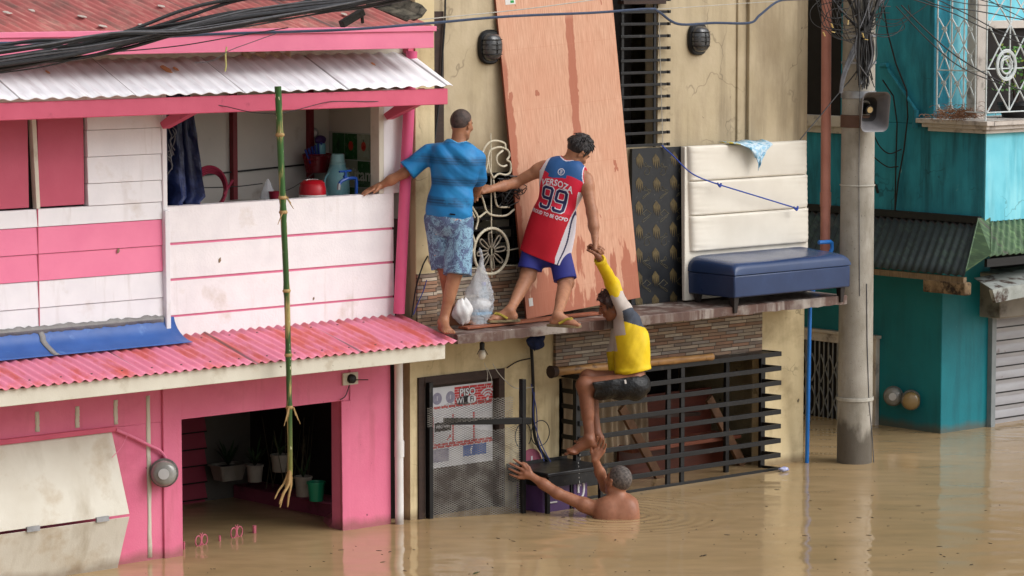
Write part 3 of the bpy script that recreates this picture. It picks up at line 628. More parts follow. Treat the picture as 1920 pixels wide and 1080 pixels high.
# roller shutter
sh = MB(); rows = []
for i in range(140):
    z = -.3+i*.011; t = (z/.118) % 1; rows.append([Vector((x, .30-.012*abs(sin(pi*t)), z)) for x in (7.09, 9.5)])
sh.grid(rows).build('roller_shutter', M('shutter_grey', (168, 168, 172), (152, 150, 154), s=5, r=.45, dirt=(110, 90, 76), ds=5, dt=(.62, .74), st=(.5, 1, 3)), th, smooth=20)
ln = MB()
for i in range(12): ln.box(7.09, 9.5, .286, .302, -.19+i*.118-.008, -.19+i*.118+.004)
ln.build('slat_joint', m_black, th)
MB().box(6.98, 7.035, .18, .32, -.5, 1.1).box(7.04, 7.09, .22, .33, -.5, 1.12).build('shutter_rail', M('rail_grey', (140, 146, 148), (120, 126, 128)), th, bevel=.004)
MB().box(7.0, 9.5, .34, .5, -.5, 1.9).build('wall_behind_shutter', m_dark, th)
MB().box(6.86, 9.5, .0, .36, 1.0, 1.40).build('shutter_box', M('shutter_box', (150, 144, 134), (126, 120, 112), s=4, dirt=(80, 72, 64)), th, bevel=.01)
# side gate with white surround
g = MB(); g.box(XT-.05, XT, .95, 1.03, -.5, .80).box(XT-.05, XT, 1.03, 2.8, .70, .78).box(XT-.07, XT, .93, 2.8, .78, .81); g.build('gate_surround', m_trim, th, bevel=.005)
g = MB()
for y in np.arange(1.1, 2.7, .055): g.box(XT-.03, XT-.02, y, y+.012, -.3, .7)
for i in range(16):
    y = 1.08+i*.11
    for z in (.02, .32): g.bar((XT-.034, y, z), (XT-.034, y+.11, z+.26), .008, .008); g.bar((XT-.034, y+.11, z), (XT-.034, y, z+.26), .008, .008)
g.build('gate_grille', m_metal, th); MB().box(XT-.012, XT-.004, 1.03, 2.8, -.3, .7).build('gate_dark', m_dark, th)
# upstairs small window beside the pipe
MB().box(XT-.06, XT, 1.35, 2.6, 2.66, 2.76).box(XT-.03, XT, 1.35, 2.6, 2.60, 2.66).build('side_window_sill', m_trim, th, bevel=.005)
MB().box(XT-.012, XT, 1.45, 2.6, 2.76, 4.2).build('side_window_pane', m_dark, th)
# ================================================================== THINGS ON AND ROUND THE HOUSES
def circ(c, r, u, v, n=20, a0=0, a1=2*pi):
    return [Vector(c)+Vector(u)*r*cos(a0+(a1-a0)*i/n)+Vector(v)*r*sin(a0+(a1-a0)*i/n) for i in range(n+1)]
EX, EY, EZ = Vector((1, 0, 0)), Vector((0, 1, 0)), Vector((0, 0, 1))

# --- plywood sheet leaning on the facade (local x across, z up the sheet)
a = P(988, 596, Y=-.20); c = P(1216, 578, Y=-.20); t0 = P(930, 0, Y=-.03)
ux = (Vector((c.x, a.y-.005, c.z))-a); ux.z = 0; ux.normalize(); uz = (t0-a); uz = (uz-ux*uz.dot(ux)*.0).normalized(); uy = uz.cross(ux).normalized()
ux2 = uy.cross(uz)
base = Vector((a.x, a.y, 1.448))
pm = MB(); n = 1
L, Wd, T = 2.46, 1.19, .018
pm.k = 0
def lp(x, y, z): return (x, y, z)
pm.hexa([Vector(p) for p in ((0, 0, 0), (Wd, 0, 0), (Wd, T, 0), (0, T, 0), (0, 0, L), (Wd, 0, L), (Wd, T, L), (0, T, L))])
pm.k = 1; pm.box(-.002, 0, .001, T-.001, 0, L); pm.box(Wd, Wd+.002, .001, T-.001, 0, L)
pm.k = 2; pm.box(.035, .075, -.002, 0, .09, .15); pm.box(.09, .19, -.002, 0, 2.36, 2.42); pm.k = 3; pm.box(.14, .175, -.003, -.002, 2.37, 2.39)
ply = pm.build('plywood_sheet', [m_ply, m_plyedge, M('sticker_white', (220, 218, 214), bump=0), M('sticker_green', (40, 150, 70), bump=0)])
R_ = Matrix((ux2, uz.cross(ux2), uz)).transposed(); ply.matrix_world = Matrix.Translation(base) @ R_.to_4x4()
tag(ply, 'tall reddish plywood sheet with wet stains leaning on the beige wall', 'plywood')
# --- plank on the ledge under the jersey man's feet
b0, b1 = P(868, 615, Y=-.40), P(1120, 592, Y=-.33)
tag(MB().bar((b0.x, b0.y, 1.458), (b1.x, b1.y, 1.458), .10, .018).build('wooden_plank', M('plank_wood', (150, 88, 60), (120, 66, 46), s=9, st=(1, 6, 6), r=.5), bevel=.003), 'thin reddish wooden plank lying along the ledge under the sandals', 'plank')
# --- black patterned board behind the headboard
pb_ = MB(); pb_.k = 0; pb_.box(2.30, 3.9, -.045, -.02, 1.45, 2.675)
def leaf(mb, cx, cz, s):
    for k, (dx, dz, w_) in enumerate(((-.05, -.085, .014), (-.02, -.115, .016), (.012, -.12, .016), (.04, -.10, .013))):
        top = Vector((cx+.0, -.0462, cz+.055*s)); e = Vector((cx+dx*s+.02*s, -.0462, cz+dz*s)); m_ = top.lerp(e, .5)+Vector((-.02*s*(1.5-k)*.6, 0, .012)); 
        mb.prism([top, m_+Vector((-w_*s, 0, 0)), e, m_+Vector((w_*s, 0, 0))], (0, -.0012-.0002*k, 0))
for r_ in range(7):
    for c_ in range(5):
        x = 2.37+c_*.19+random.uniform(-.008, .008); z = 2.60-r_*.185-(.0 if c_ % 2 == 0 else .01)
        pb_.k = 1; leaf(pb_, x, z, .72)
        pb_.k = 2; o = Vector((x+.09, -.0465, z-.085)); pts = [o+Vector((.038*cos(a*1.7+r_)*(1+.4*sin(3*a)), 0, .038*sin(a)*(1+.3*cos(4*a)))) for a in np.linspace(0, 6.28, 26)]
        pb_.tube(pts, .0016, 4)
tag(pb_.build('patterned_board', [M('black_laminate', (34, 36, 40), (24, 26, 30), s=9, r=.35, bump=.1, fleck=((92, 92, 84), 60, .72)), M('gold_print', (96, 82, 52), (72, 62, 42), s=30, r=.5, bump=0), M('gold_line', (104, 96, 70), bump=0)]), 'black board printed with gold leaf motifs, leaning between plywood and headboard', 'board')
# --- headboard: frame and three padded cushions
hb = thing('padded_headboard', 'cream padded headboard of three cushions standing behind the blue bench', 'headboard', (3.5, -.12, 1.5))
m_cush = M('cream_leather', (224, 218, 206), (212, 205, 192), s=3, r=.38, bump=.12, bs=140, dirt=(176, 160, 130), ds=4, dt=(.66, .85), damt=.35)
MB().hexa([Vector(p) for p in ((2.775, -.155, 1.46), (4.22, -.155, 1.46), (4.22, -.125, 1.46), (2.775, -.125, 1.46), (2.825, -.10, 2.675), (4.22, -.10, 2.675), (4.22, -.05, 2.675), (2.825, -.05, 2.675))]).build('backing_frame', m_cush, hb, bevel=.006)
def cushion(x0, x1, z0, z1, y, d, nx=40, nz=22):
    rows = []
    for j in range(nz+1):
        v = (1-cos(pi*j/nz))/2; r = []
        for i in range(nx+1):
            u = (1-cos(pi*i/nx))/2; e = (1-(2*u-1)**24)**.4*(1-(2*v-1)**36)**.5
            wr = (.004*sin(v*38+u*9)*exp_(min(u, 1-u)*9)+.003*sin(u*55+2*sin(v*6))*exp_(min(v, 1-v)*16)+.003*sin(u*7+v*5))
            r.append(Vector((x0+(x1-x0)*u, y-d*e-wr*e, z0+(z1-z0)*v)))
        rows.append(r)
    return rows
exp_ = lambda x: math.exp(-x)
for z0, z1 in ((1.842, 2.127), (2.127, 2.40), (2.40, 2.68)):
    k = (z0-1.5)/1.2*.05; q = MB().grid(cushion(2.845, 4.21, z0, z1, -.135+k, .055)); q.build('cushion', m_cush, hb, smooth=80)
# --- blue bench
bn = thing('padded_bench', 'navy blue leatherette bench with wet top, overhanging the ledge edge', 'bench', (3.5, -.4, 1.45))
m_blue = M('navy_leatherette', (44, 62, 98), (36, 52, 86), s=3, r=.32, bump=.15, bs=160, dirt=(60, 84, 130), ds=5, dt=(.55, .8), damt=.4)
def mat_wet_sheen():
    q = NT('wet_navy_painted_sheen'); d = q.ramp(q.noise(75, det=2), .66, .72); big = q.ramp(q.noise(3.5, det=4), .40, .62); x, y, z = q.sep()
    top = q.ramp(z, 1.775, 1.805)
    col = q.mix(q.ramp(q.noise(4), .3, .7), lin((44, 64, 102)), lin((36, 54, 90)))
    col = q.mix(q.math('MULTIPLY', q.math('MULTIPLY', big, top), .65), col, lin((112, 118, 132))); col = q.mix(q.math('MULTIPLY', d, q.math('MULTIPLY', top, .5)), col, lin((170, 174, 184)))  # pale patches on top are sheen put into the colour, specks are droplets
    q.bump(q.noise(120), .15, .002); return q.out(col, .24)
m_wet_sheen = mat_wet_sheen()
X0, X1, Y0, Y1 = 2.82, 4.17, -.66, -.13
MB().box(X0+.005, X1-.005, Y0+.005, Y1, 1.515, 1.69).build('base', m_blue, bn, bevel=.012)
rows = []
for j in range(19):
    v = (1-cos(pi*j/18))/2; r = []; sl_ = .045*v
    for i in range(45):
        u = (1-cos(pi*i/44))/2; e = (max(1-(2*u-1)**22, 0))**.4*(max(1-(2*v-1)**12, 0))**.4
        r.append(Vector((X0+(X1-X0)*u, Y0+(Y1-Y0)*v, 1.695+(.085+sl_)*e+.002*sin(u*15)*sin(v*7)*e)))
    rows.append(r)
q = MB().grid(rows); q.box(X0+.004, X1-.004, Y0+.004, Y1-.004, 1.692, 1.70); q.build('seat', m_wet_sheen, bn, smooth=80)
m_leg = M('dark_leg', (38, 32, 32), r=.4)
for x, y, z in ((X0+.03, Y0+.03, 1.392), (X1-.09, Y0+.03, 1.392), (X0+.03, Y1-.1, 1.447), (X1-.09, Y1-.1, 1.447)):
    MB().hexa([Vector(p) for p in ((x+.01, y+.01, z), (x+.045, y+.01, z), (x+.045, y+.045, z), (x+.01, y+.045, z), (x, y, 1.52), (x+.055, y, 1.52), (x+.055, y+.055, 1.52), (x, y+.055, 1.52))]).build('leg', m_leg, bn, bevel=.003)
# --- towel over the headboard
rows = []; A = [P(1352, 270, Y=-.2), P(1395, 262, Y=-.2), P(1438, 262, Y=-.2)]
for j in range(13):
    v = j/12; r = []
    for i in range(17):
        u = i/16; top = Vector((3.23+.50*u, -.07-.0*u, 2.70)); tipx = 3.52
        x = top.x+(tipx-top.x)*v**1.0*(.92); z = 2.700-.24*v*(1-.75*abs(u-.62)/.62); y = -.075-.155*min(1, v*4)**.6-.006*sin(u*19+v*5)-.012*v
        r.append(Vector((x, y, z+.006*sin(u*13)*(1-v))))
    rows.append(r)
def mat_towel():
    q = NT('printed_towel'); x, y, z = q.sep(); n1 = q.ramp(q.noise(30, det=2), .45, .55)
    col = q.mix(n1, lin((150, 190, 214)), lin((196, 214, 224))); col = q.mix(q.ramp(q.noise(16), .56, .6), col, lin((86, 150, 178)))
    g = q.ramp(q.math('SUBTRACT', z, q.math('MULTIPLY', q.math('SUBTRACT', x, 3.23), -.5)), 2.705, 2.70); yl = q.ramp(x, 3.34, 3.30)
    col = q.mix(q.math('MULTIPLY', yl, q.ramp(q.noise(40), .45, .5)), col, lin((196, 176, 66))); return q.out(col, .9)
tag(MB().grid(rows).build('towel', mat_towel(), solid=.006, smooth=80), 'crumpled pale blue printed towel hung over the top of the headboard', 'towel')
# --- blue rope across the headboard
tag(MB().tube(pp([(1240, 272, -.05), (1262, 292, -.10), (1288, 318, -.2), (1310, 332, -.235), (1348, 346, -.235), (1420, 368, -.235), (1495, 391, -.225)], 0, 5), .0055, 6).tube(spl([P(1345, 343, Y=-.243), P(1350, 350, Y=-.25), P(1352, 344, Y=-.24)]), .008, 6).tube(spl([P(1488, 388, Y=-.235), P(1494, 394, Y=-.245), P(1496, 387, Y=-.235)]), .008, 6).build('rope', M('blue_rope', (50, 78, 168), (36, 60, 140), s=60, r=.7, bump=.5, bs=200)), 'blue rope tied diagonally across the cream headboard', 'rope')

# --- wall lamps
def wall_lamp(px, py, label):
    c = P(px, py, Y=-.0); t = thing('wall_lamp', label, 'wall lamp', c, 'oval bulkhead lamps on the beige wall')
    def oval(rx, rz, y): return [Vector((c.x+rx*np.sign(cos(a))*abs(cos(a))**.7, y, c.z+rz*np.sign(sin(a))*abs(sin(a))**.8)) for a in np.linspace(0, 2*pi, 29)[:-1]]
    MB().grid([oval(.105, .125, 0), oval(.11, .13, -.02), oval(.10, .118, -.035)], True).face(oval(.10, .118, -.035)).build('housing', m_black, t, smooth=50)
    MB().grid([oval(.088, .105, -.034), oval(.082, .098, -.07), oval(.06, .075, -.095), oval(.03, .04, -.104)], True).face(oval(.03, .04, -.104)).build('globe', M('dim_lamp_glass', (70, 70, 72), (50, 50, 52), r=.15, bump=0, coat=.5), t, smooth=80)
    m_ = MB()
    for k in (-.055, -.018, .018, .055): m_.tube(spl([Vector((c.x-.088, -.03, c.z+k)), Vector((c.x-.07, -.08, c.z+k)), Vector((c.x, -.112, c.z+k)), Vector((c.x+.07, -.08, c.z+k)), Vector((c.x+.088, -.03, c.z+k))], 4), .004, 6)
    m_.tube(spl([Vector((c.x, -.03, c.z-.105)), Vector((c.x, -.09, c.z-.07)), Vector((c.x, -.113, c.z)), Vector((c.x, -.09, c.z+.07)), Vector((c.x, -.03, c.z+.105))], 4), .004, 6)
    m_.build('guard', m_black, t)
wall_lamp(915, 88, 'black caged oval lamp on the beige wall left of the plywood')
wall_lamp(1306, 73, 'black caged oval lamp on the beige wall right of the barred window')

# --- rope-light ornaments before the left window
m_rl = M('rope_light', (206, 198, 178), (176, 166, 142), s=40, r=.4, bump=.2)
orn = thing('lantern_frame', 'round wire lantern frame with an eight pointed flower inside, below the swirls', 'ornament', P(920, 471, Y=-.12))
YO = -.12; c = P(921, 471, Y=YO); RR = .172
MB().tube(circ(c, RR, EX, EZ, 32), .011, 8, cap=False).build('ring', m_rl, orn)
pt = MB()
for k in range(8):
    a = k*pi/4+.1; d = Vector((cos(a), 0, sin(a))); s_ = Vector((-sin(a), 0, cos(a)))
    pt.tube(spl([c+d*.03-s_*.006, c+d*.08-s_*.016, c+d*.13-s_*.014, c+d*.14, c+d*.13+s_*.014, c+d*.08+s_*.016, c+d*.03+s_*.006], 3), .006, 6)
pt.build('flower', M('clear_rope_light', (150, 140, 124), (110, 100, 88), s=50, r=.2, bump=0), orn)
MB().tube([P(920, 250, Y=YO+.012), P(922, 520, Y=YO+.012)], .006, 6).build('rod', m_rl, orn)
def rope_shape(name, label, paths, r=.011, grp=None):
    q = MB()
    for p in paths: q.tube(pp(p, YO, 6), r*.72, 7)
    return tag(q.build(name, m_rl), label, 'ornament', grp)
rope_shape('rope_light_figure', 'cream rope light swirl at the top, left of the plywood edge', [
    [(908, 322), (902, 300), (910, 275), (925, 264), (945, 268), (948, 278)],
    [(903, 328), (912, 316), (916, 290), (922, 280), (938, 276), (952, 282), (955, 292), (950, 300)],
    [(925, 334), (918, 318), (915, 295)], [(925, 334), (935, 326), (948, 328), (957, 322), (957, 306), (950, 300)],
    [(943, 282), (932, 292), (932, 305), (942, 312), (950, 310)]])
rope_shape('rope_light_loop', 'cream rope light loop beside the blue shirt, narrowing to a tail', [
    [(890, 408), (880, 385), (880, 368), (890, 361), (902, 366), (908, 382), (912, 395), (922, 403), (948, 404), (965, 392)],
    [(895, 338), (888, 362), (884, 385), (884, 430), (890, 455), (886, 470), (876, 478), (846, 492), (815, 499), (805, 490), (806, 480), (815, 475), (826, 480)],
    [(882, 383), (896, 408), (892, 430)], [(898, 408), (912, 397)], [(925, 337), (930, 380), (938, 388), (955, 388)]])
rope_shape('rope_light_strand', 'cream rope light strands running low behind the two men', [[(870, 504), (905, 503)], [(948, 498), (975, 497), (990, 494)], [(950, 470), (985, 463)]], .007)
wc = MB()
for k in range(26):
    a = [random.uniform(0, 6.28) for _ in range(3)]; o = P(958+random.uniform(-14, 14), 360+random.uniform(-16, 16), Y=-.15)
    wc.tube(spl([o+Vector((random.uniform(-.09, .09), random.uniform(-.03, .03), random.uniform(-.08, .08))) for _ in range(4)], 4), .0035, 5)
tag(wc.build('cable_tangle', m_cable), 'dark tangle of black wire beside the plywood under the swirl', 'wires')

# --- plastic bag with food and bottle on the ledge
bg_ = thing('plastic_bag', 'clear knotted plastic bag with white packs, standing on the ledge between the men', 'bag', P(885, 605, Y=-.3))
def mat_film():
    q = NT('clear_film'); q.b.inputs['Alpha'].default_value = .38; q.bump(q.noise(22, det=6, dist=1.5), 1, .02); q.b.inputs['Transmission Weight'].default_value = .0
    return q.out(lin((216, 220, 226)), .15)
m_film = mat_film()
def blob(mb, c, r, seed=0, am=.12, n=14):
    c = Vector(c); rr = random.Random(seed); ph_ = [rr.uniform(0, 6) for _ in range(6)]; rows = []
    for j in range(1, n):
        t = pi*j/n; row = []
        for i in range(n*2):
            a = 2*pi*i/(n*2); k = 1+am*(sin(3*a+ph_[0]+2*t)+.6*sin(5*t+ph_[1]+a)+.5*sin(7*a+ph_[2]-3*t))
            row.append(c+Vector((r[0]*sin(t)*cos(a), r[1]*sin(t)*sin(a), r[2]*cos(t)))*k)
        rows.append(row)
    mb.grid(rows, True); mb.face(rows[0]); mb.face(rows[-1], True); return mb
cb = P(896, 590, Y=-.30)
rows = []
for j in range(15):
    t = j/14; z = 1.465+.47*t; w_ = (.115 if t < .45 else .115*(1-(t-.45)/.55)**1.2+.012); row = []
    for i in range(24):
        a = 2*pi*i/24; k = 1+.1*sin(5*a+j)+.07*sin(9*a-j*2); row.append(Vector((cb.x+.035*t+w_*k*cos(a), cb.y+w_*.7*k*sin(a), z)))
    rows.append(row)
MB().grid(rows, True).face(rows[0]).build('film', m_film, bg_, smooth=80)
kn = MB(); kn.tube(spl([rows[-1][0]+Vector((-.012, 0, -.05)), rows[-1][0]+Vector((-.01, 0, .02)), rows[-1][0]+Vector((-.03, 0, .09))], 4), [.016]*4+[.012]*4+[.004], 7); kn.build('knot', m_film, bg_)
m_pack = M('white_pack', (216, 214, 212), (200, 200, 202), s=12, r=.5, bump=.4, dirt=(190, 40, 56), ds=8, dt=(.70, .715), damt=.9)
q = MB(); blob(q, (cb.x+.03, cb.y, 1.60), (.09, .05, .05), 4, .05); q.build('pack', m_pack, bg_, smooth=80)
MB().box(cb.x-.05, cb.x+.10, cb.y-.05, cb.y+.04, 1.53, 1.55).build('blue_tray', M('blue_plastic', (80, 160, 206), bump=0), bg_, bevel=.004)
q = MB(); blob(q, P(868, 584, Y=-.36), (.075, .065, .09), 9, .11); rb = q.build('rice_bag', m_pack, smooth=80); tag(rb, 'small round white rice bag standing beside the bare foot', 'bag')
m_pet = NT('pet_plastic'); m_pet.b.inputs['Alpha'].default_value = .45; m_pet = m_pet.out(lin((150, 190, 215)), .1)
bt = thing('water_bottle', 'clear water bottle with blue cap standing inside the knotted bag', 'bottle', P(905, 600, Y=-.22))
o = P(907, 598, Y=-.22); o.z = 1.452
MB().lathe(o, [(.02, 0), (.038, .004), (.038, .10), (.034, .12), (.038, .14), (.036, .22), (.016, .27), (.013, .285)], 18).build('body', m_pet, bt, smooth=60)
MB().lathe(o+EZ*.283, [(.016, 0), (.016, .022)], 14).build('cap', M('blue_cap', (50, 76, 200), bump=0), bt); MB().lathe(o+EZ*.12, [(.0385, 0), (.0385, .055)], 18, cap=False).build('wrapper', M('blue_wrapper', (70, 140, 200), bump=0), bt)

# --- bamboo pole hanging in front of the pink house
bp = thing('bamboo_pole', 'green bamboo pole with split roots hanging in front of the pink house', 'bamboo pole', P(540, 940, Y=-.72))
def mat_bamboo():
    q = NT('bamboo'); x, y, z = q.sep(); f = q.ramp(z, .6, 3.2)
    col = q.mix(q.ramp(z, .35, 1.0), lin((142, 128, 66)), lin((52, 82, 40))); col = q.mix(q.ramp(z, 2.0, 2.9), col, lin((54, 96, 46)))
    col = q.mix(q.ramp(q.noise(9, (3, 3, .35), det=5), .54, .64), col, lin((168, 150, 96))); col = q.mix(q.ramp(q.noise(40, (1, 1, .4)), .66, .72), col, lin((206, 200, 170)))
    q.bump(q.noise(50, (2, 2, .3)), .3, .003); return q.out(col, .4)
m_bam = mat_bamboo(); m_bamdry = M('dry_bamboo', (176, 146, 96), (142, 112, 70), s=14, r=.7, bump=.5)
pts = [P(x, y, Y=-.72) for x, y in ((521, 162), (524, 230), (528, 330), (533, 440), (538, 560), (541, 680), (543, 790), (544, 890))]
nodes = [1.0-k/9 for k in range(10)]
cen = spl(pts, 8); rs = []
for i, p in enumerate(cen):
    t = i/(len(cen)-1); r = .0235-.006*t; rs.append(r)
nd = [int(len(cen)*k) for k in (.19, .35, .385, .56, .70, .82)]
for k in nd: rs[k] *= 1.22
MB().tube(cen, rs, 14).build('cane', m_bam, bp, smooth=60)
for k in nd: o = cen[k]; MB().lathe(o, [(rs[k]*1.0, -.012), (rs[k]*1.18, -.004), (rs[k]*1.12, .004), (rs[k]*.95, .012)], 14, cap=False).build('node_ring', m_bamdry, bp)
e = cen[-1]
for dx, dy, dz, r in ((-.11, -.02, -.19, .010), (-.09, .0, -.22, .008), (-.04, -.02, -.22, .009), (-.12, .02, -.16, .007), (.02, 0, -.03, .006), (-.03, .01, -.10, .012)):
    MB().tube(spl([e+Vector((0, 0, .05)), e+Vector((dx*.25, dy, dz*.3)), e+Vector((dx*.7, dy, dz*.65)), e+Vector((dx, dy, dz))], 4), [r*1.3]*5+[r]*4+[r*.8]*3+[r*.3], 6).build('root', m_bamdry, bp)
for k, s_ in ((5, -1), (5, 1), (1, 1), (2, -1)):
    o = cen[nd[k]]
    for q_ in range(3): MB().tube([o+Vector((s_*.02, -.02, 0)), o+Vector((s_*(.03+.02*q_), -.03, -.06-.03*q_ if k == 5 else .0-.04*q_))], [.006, .002], 5).build('rootlet', m_bamdry, bp)
tag(MB().tube(pp([(400, 196, -.47), (425, 200, -.5), (470, 210, -.62), (519, 214, -.70)], 0, 5), .003, 5).tube(pp([(526, 213, -.70), (560, 205, -.62), (610, 192, -.5), (640, 190, -.48), (720, 190, -.47), (800, 184, -.30)], 0, 5), .003, 5).build('tie_wire', m_cable), 'thin black wire tied round the bamboo pole under the white awning', 'wire')
# --- bamboo rail under the cladding
bl = thing('bamboo_rail', 'brown bamboo rail lying under the stone cladding above the big grille', 'bamboo rail', P(1180, 690, Y=-.2))
a, b = P(1036, 697, Y=-.22), P(1335, 669, Y=-.22); pts = [a.lerp(b, t) for t in np.linspace(0, 1, 21)]
MB().tube(pts, [.034+.004*(i % 5 == 0)-.008*i/20 for i in range(21)], 12).build('cane', M('brown_bamboo', (166, 124, 74), (128, 92, 54), s=8, r=.5, bump=.3, st=(1, 4, 4), dirt=(70, 48, 34), ds=8, dt=(.58, .68)), bl, smooth=60)
MB().tube([a-(b-a)*.012, a+(b-a)*.02], [.05, .042], 12).build('cut_end', m_darkbrown, bl)

# --- meters
def meter(name, label, c, ax, r, murky=False, grp=None):
    c = Vector(c); ax = Vector(ax).normalized(); t = thing(name, label, 'electric meter', c, grp)
    MB().lathe(c, [(r*1.0, 0), (r*1.04, r*.3), (r*.98, r*.62), (r*1.06, r*.66), (r*1.06, r*.8), (r*.96, r*.84)], 28, ax).build('base', M('meter_base', (112, 112, 108), (82, 80, 76), s=20, r=.5, dirt=(60, 48, 40)), t, smooth=40)
    MB().lathe(c+ax*r*.82, [(r*.94, 0), (r*.92, r*.55), (r*.84, r*.72), (r*.6, r*.84), (r*.2, r*.9)], 28, ax).build('glass_cover', M('murky_glass', (142, 118, 78), (124, 102, 66), r=.12, bump=0, coat=.6) if murky else m_glassy, t, smooth=70)
    u = ax.orthogonal().normalized()
    if not murky: MB().lathe(c+ax*r*1.5, [(r*.4, 0), (r*.4, r*.24)], 20, ax).build('dial', M('meter_dial', (196, 196, 196), bump=0, r=.3), t)
    return t
c = P(305, 884, Y=-.01); meter('electric_meter', 'round glass electric meter on the pink column beside the porch opening', c+Vector((0, -.02, 0)), (-.6, -.8, .06), .094)
tag(MB().tube(pp([(218, 806), (250, 820), (280, 835), (300, 845), (312, 860)], -.03, 5), .011, 8).tube(pp([(240, 812), (228, 838), (210, 858)], -.10, 5), .0025, 5).build('conduit', m_pinkwood), 'thin pink conduit running down the wall to the round meter', 'conduit')
c1 = Vector((XT, .86, P(1680, 742, X=XT).z)); c2 = P(1708, 748, X=XT); c1.y = P(1676, 740, X=XT).y
meter('electric_meter', 'dark glass meter on the teal wall, nearer the gate', c1+Vector((0, 0, 0)), (-.8, -.6, .05), .085, grp='meters on the teal wall')
meter('electric_meter', 'meter half full of brown water on the teal wall, nearer the corner', c2+Vector((0, 0, 0)), (-.75, -.66, -.04), .085, True, grp='meters on the teal wall')
so_ = thing('outlet_box', 'small black round socket on a wooden block above the porch', 'socket', P(657, 710, Y=-.02)); c = P(657, 710, Y=-.015)
MB().box(c.x-.07, c.x+.07, -.02, -.003, c.z-.045, c.z+.045).build('block', m_cream, so_, bevel=.003); MB().lathe(c, [(.035, 0), (.032, .03), (.015, .04)], 16, (0, -1, 0)).build('socket', m_black, so_)
MB().tube(pp([(662, 712, -.05), (690, 712, -.05)], 0, 3), .004, 5).tube(pp([(655, 722), (648, 742), (638, 750)], -.02, 4), .004, 5).build('lead', m_cable, so_)

# --- porch pots and plants
def pot(label, c, r0, r1, h, m, plant=0, square=False, ribs=True):
    t = thing('flower_pot', label, 'flower pot', c, 'pots in the flooded porch'); c = Vector(c); n = 36
    prof = [(r0, 0), (r1*.96, h*.9), (r1*1.06, h*.9), (r1*1.06, h), (r1*.9, h), (r1*.85, h*.85)]; q = MB(); rows = []
    for r, z in prof:
        row = []
        for k in range(n):
            a = 2*pi*k/n; e = 1+(.035*(k % 2) if ribs and z < h*.88 else 0)
            if square: mx = max(abs(cos(a)), abs(sin(a))); e = e/mx*.92
            row.append(c+Vector((r*cos(a)*e*(1.35 if square else 1), r*sin(a)*e, z)))
        rows.append(row)
    q.grid(rows, True); q.face(rows[0], True); q.build('pot', m, t, smooth=30)
    MB().lathe(c, [(r1*.2, h*.86), (r1*.86, h*.85)], 18).build('soil', m_dark, t)
    if plant:
        q = MB(); rr = random.Random(int(c.x*100))
        for k in range(plant):
            a = rr.uniform(0, 6.28); l = rr.uniform(.06, .2); e = c+Vector((cos(a)*l*.7, sin(a)*l*.7, h+l*rr.uniform(.4, 1.3))); m_ = c.lerp(e, .6)+Vector((0, 0, .06)); s_ = (e-c).cross(EZ).normalized()*.009
            q.face([c+Vector((0, 0, h*.9)), m_+s_, e, m_-s_])
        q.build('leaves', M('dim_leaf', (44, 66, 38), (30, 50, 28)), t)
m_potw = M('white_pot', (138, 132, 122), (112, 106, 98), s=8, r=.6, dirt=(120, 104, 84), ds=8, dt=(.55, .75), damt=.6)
pot('square ribbed white planter farthest back on the porch shelf', P(428, 899, Y=1.50)+Vector((0, 0, 0)), .075, .10, .12, m_potw, 26, True)
pot('small round ribbed white pot beside the square planter', P(478, 903, Y=1.15), .05, .065, .13, m_potw, 18)
pot('white pot standing behind the hanging bamboo root', P(525, 884, Y=.95), .055, .07, .13, m_potw, 14)
pot('white pot with dry soil beside the green pot', P(569, 930, Y=.62), .055, .065, .15, m_potw, 12, ribs=False)
pot('green plastic pot on the porch shelf end nearest the column', P(593, 939, Y=.45), .05, .068, .145, M('green_plastic', (22, 130, 96), (16, 116, 84), r=.35, bump=.05), 0, ribs=False)
stk = MB()
for k in range(16):
    o = Vector((-.25+random.uniform(-.2, .15), .6+random.uniform(0, .6), .15)); stk.tube([o, o+Vector((random.uniform(-.12, .12), 0, random.uniform(.3, .7)))], [.004, .002], 4)
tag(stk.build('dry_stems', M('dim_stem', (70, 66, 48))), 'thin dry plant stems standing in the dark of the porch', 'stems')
# --- drowned ornamental gate with butterflies
fg = thing('drowned_gate', 'pink butterfly finials of a gate just above the water in the porch opening', 'gate', P(420, 1015, Z=0)); m_fg = M('pink_iron', (204, 110, 128), (176, 88, 106), r=.5)
g0, g1 = P(345, 1030, Z=0), P(478, 999, Z=0)
def gp(px): return g0.lerp(g1, (px-345)/(478-345))
gu = (g1-g0).normalized()
for px in (377, 443):
    o = gp(px)+Vector((0, 0, .035)); q = MB()
    for s_ in (-1, 1): q.tube([o+gu*s_*(.035)+gu*.03*cos(a)+EZ*(.038*sin(a)) for a in np.linspace(0, 2*pi, 17)], .0045, 6)
    q.tube([o-EZ*.06, o+EZ*.045], .006, 6); q.tube([o+EZ*.03, o+EZ*.055-gu*.015], .003, 5); q.tube([o+EZ*.03, o+EZ*.055+gu*.015], .003, 5); q.build('butterfly', m_fg, fg)
for px in (345, 411, 477): o = gp(px); MB().tube([o-EZ*.1, o+EZ*(.055 if px != 411 else .04)], .008 if px != 477 else .014, 8).build('picket', m_fg, fg)

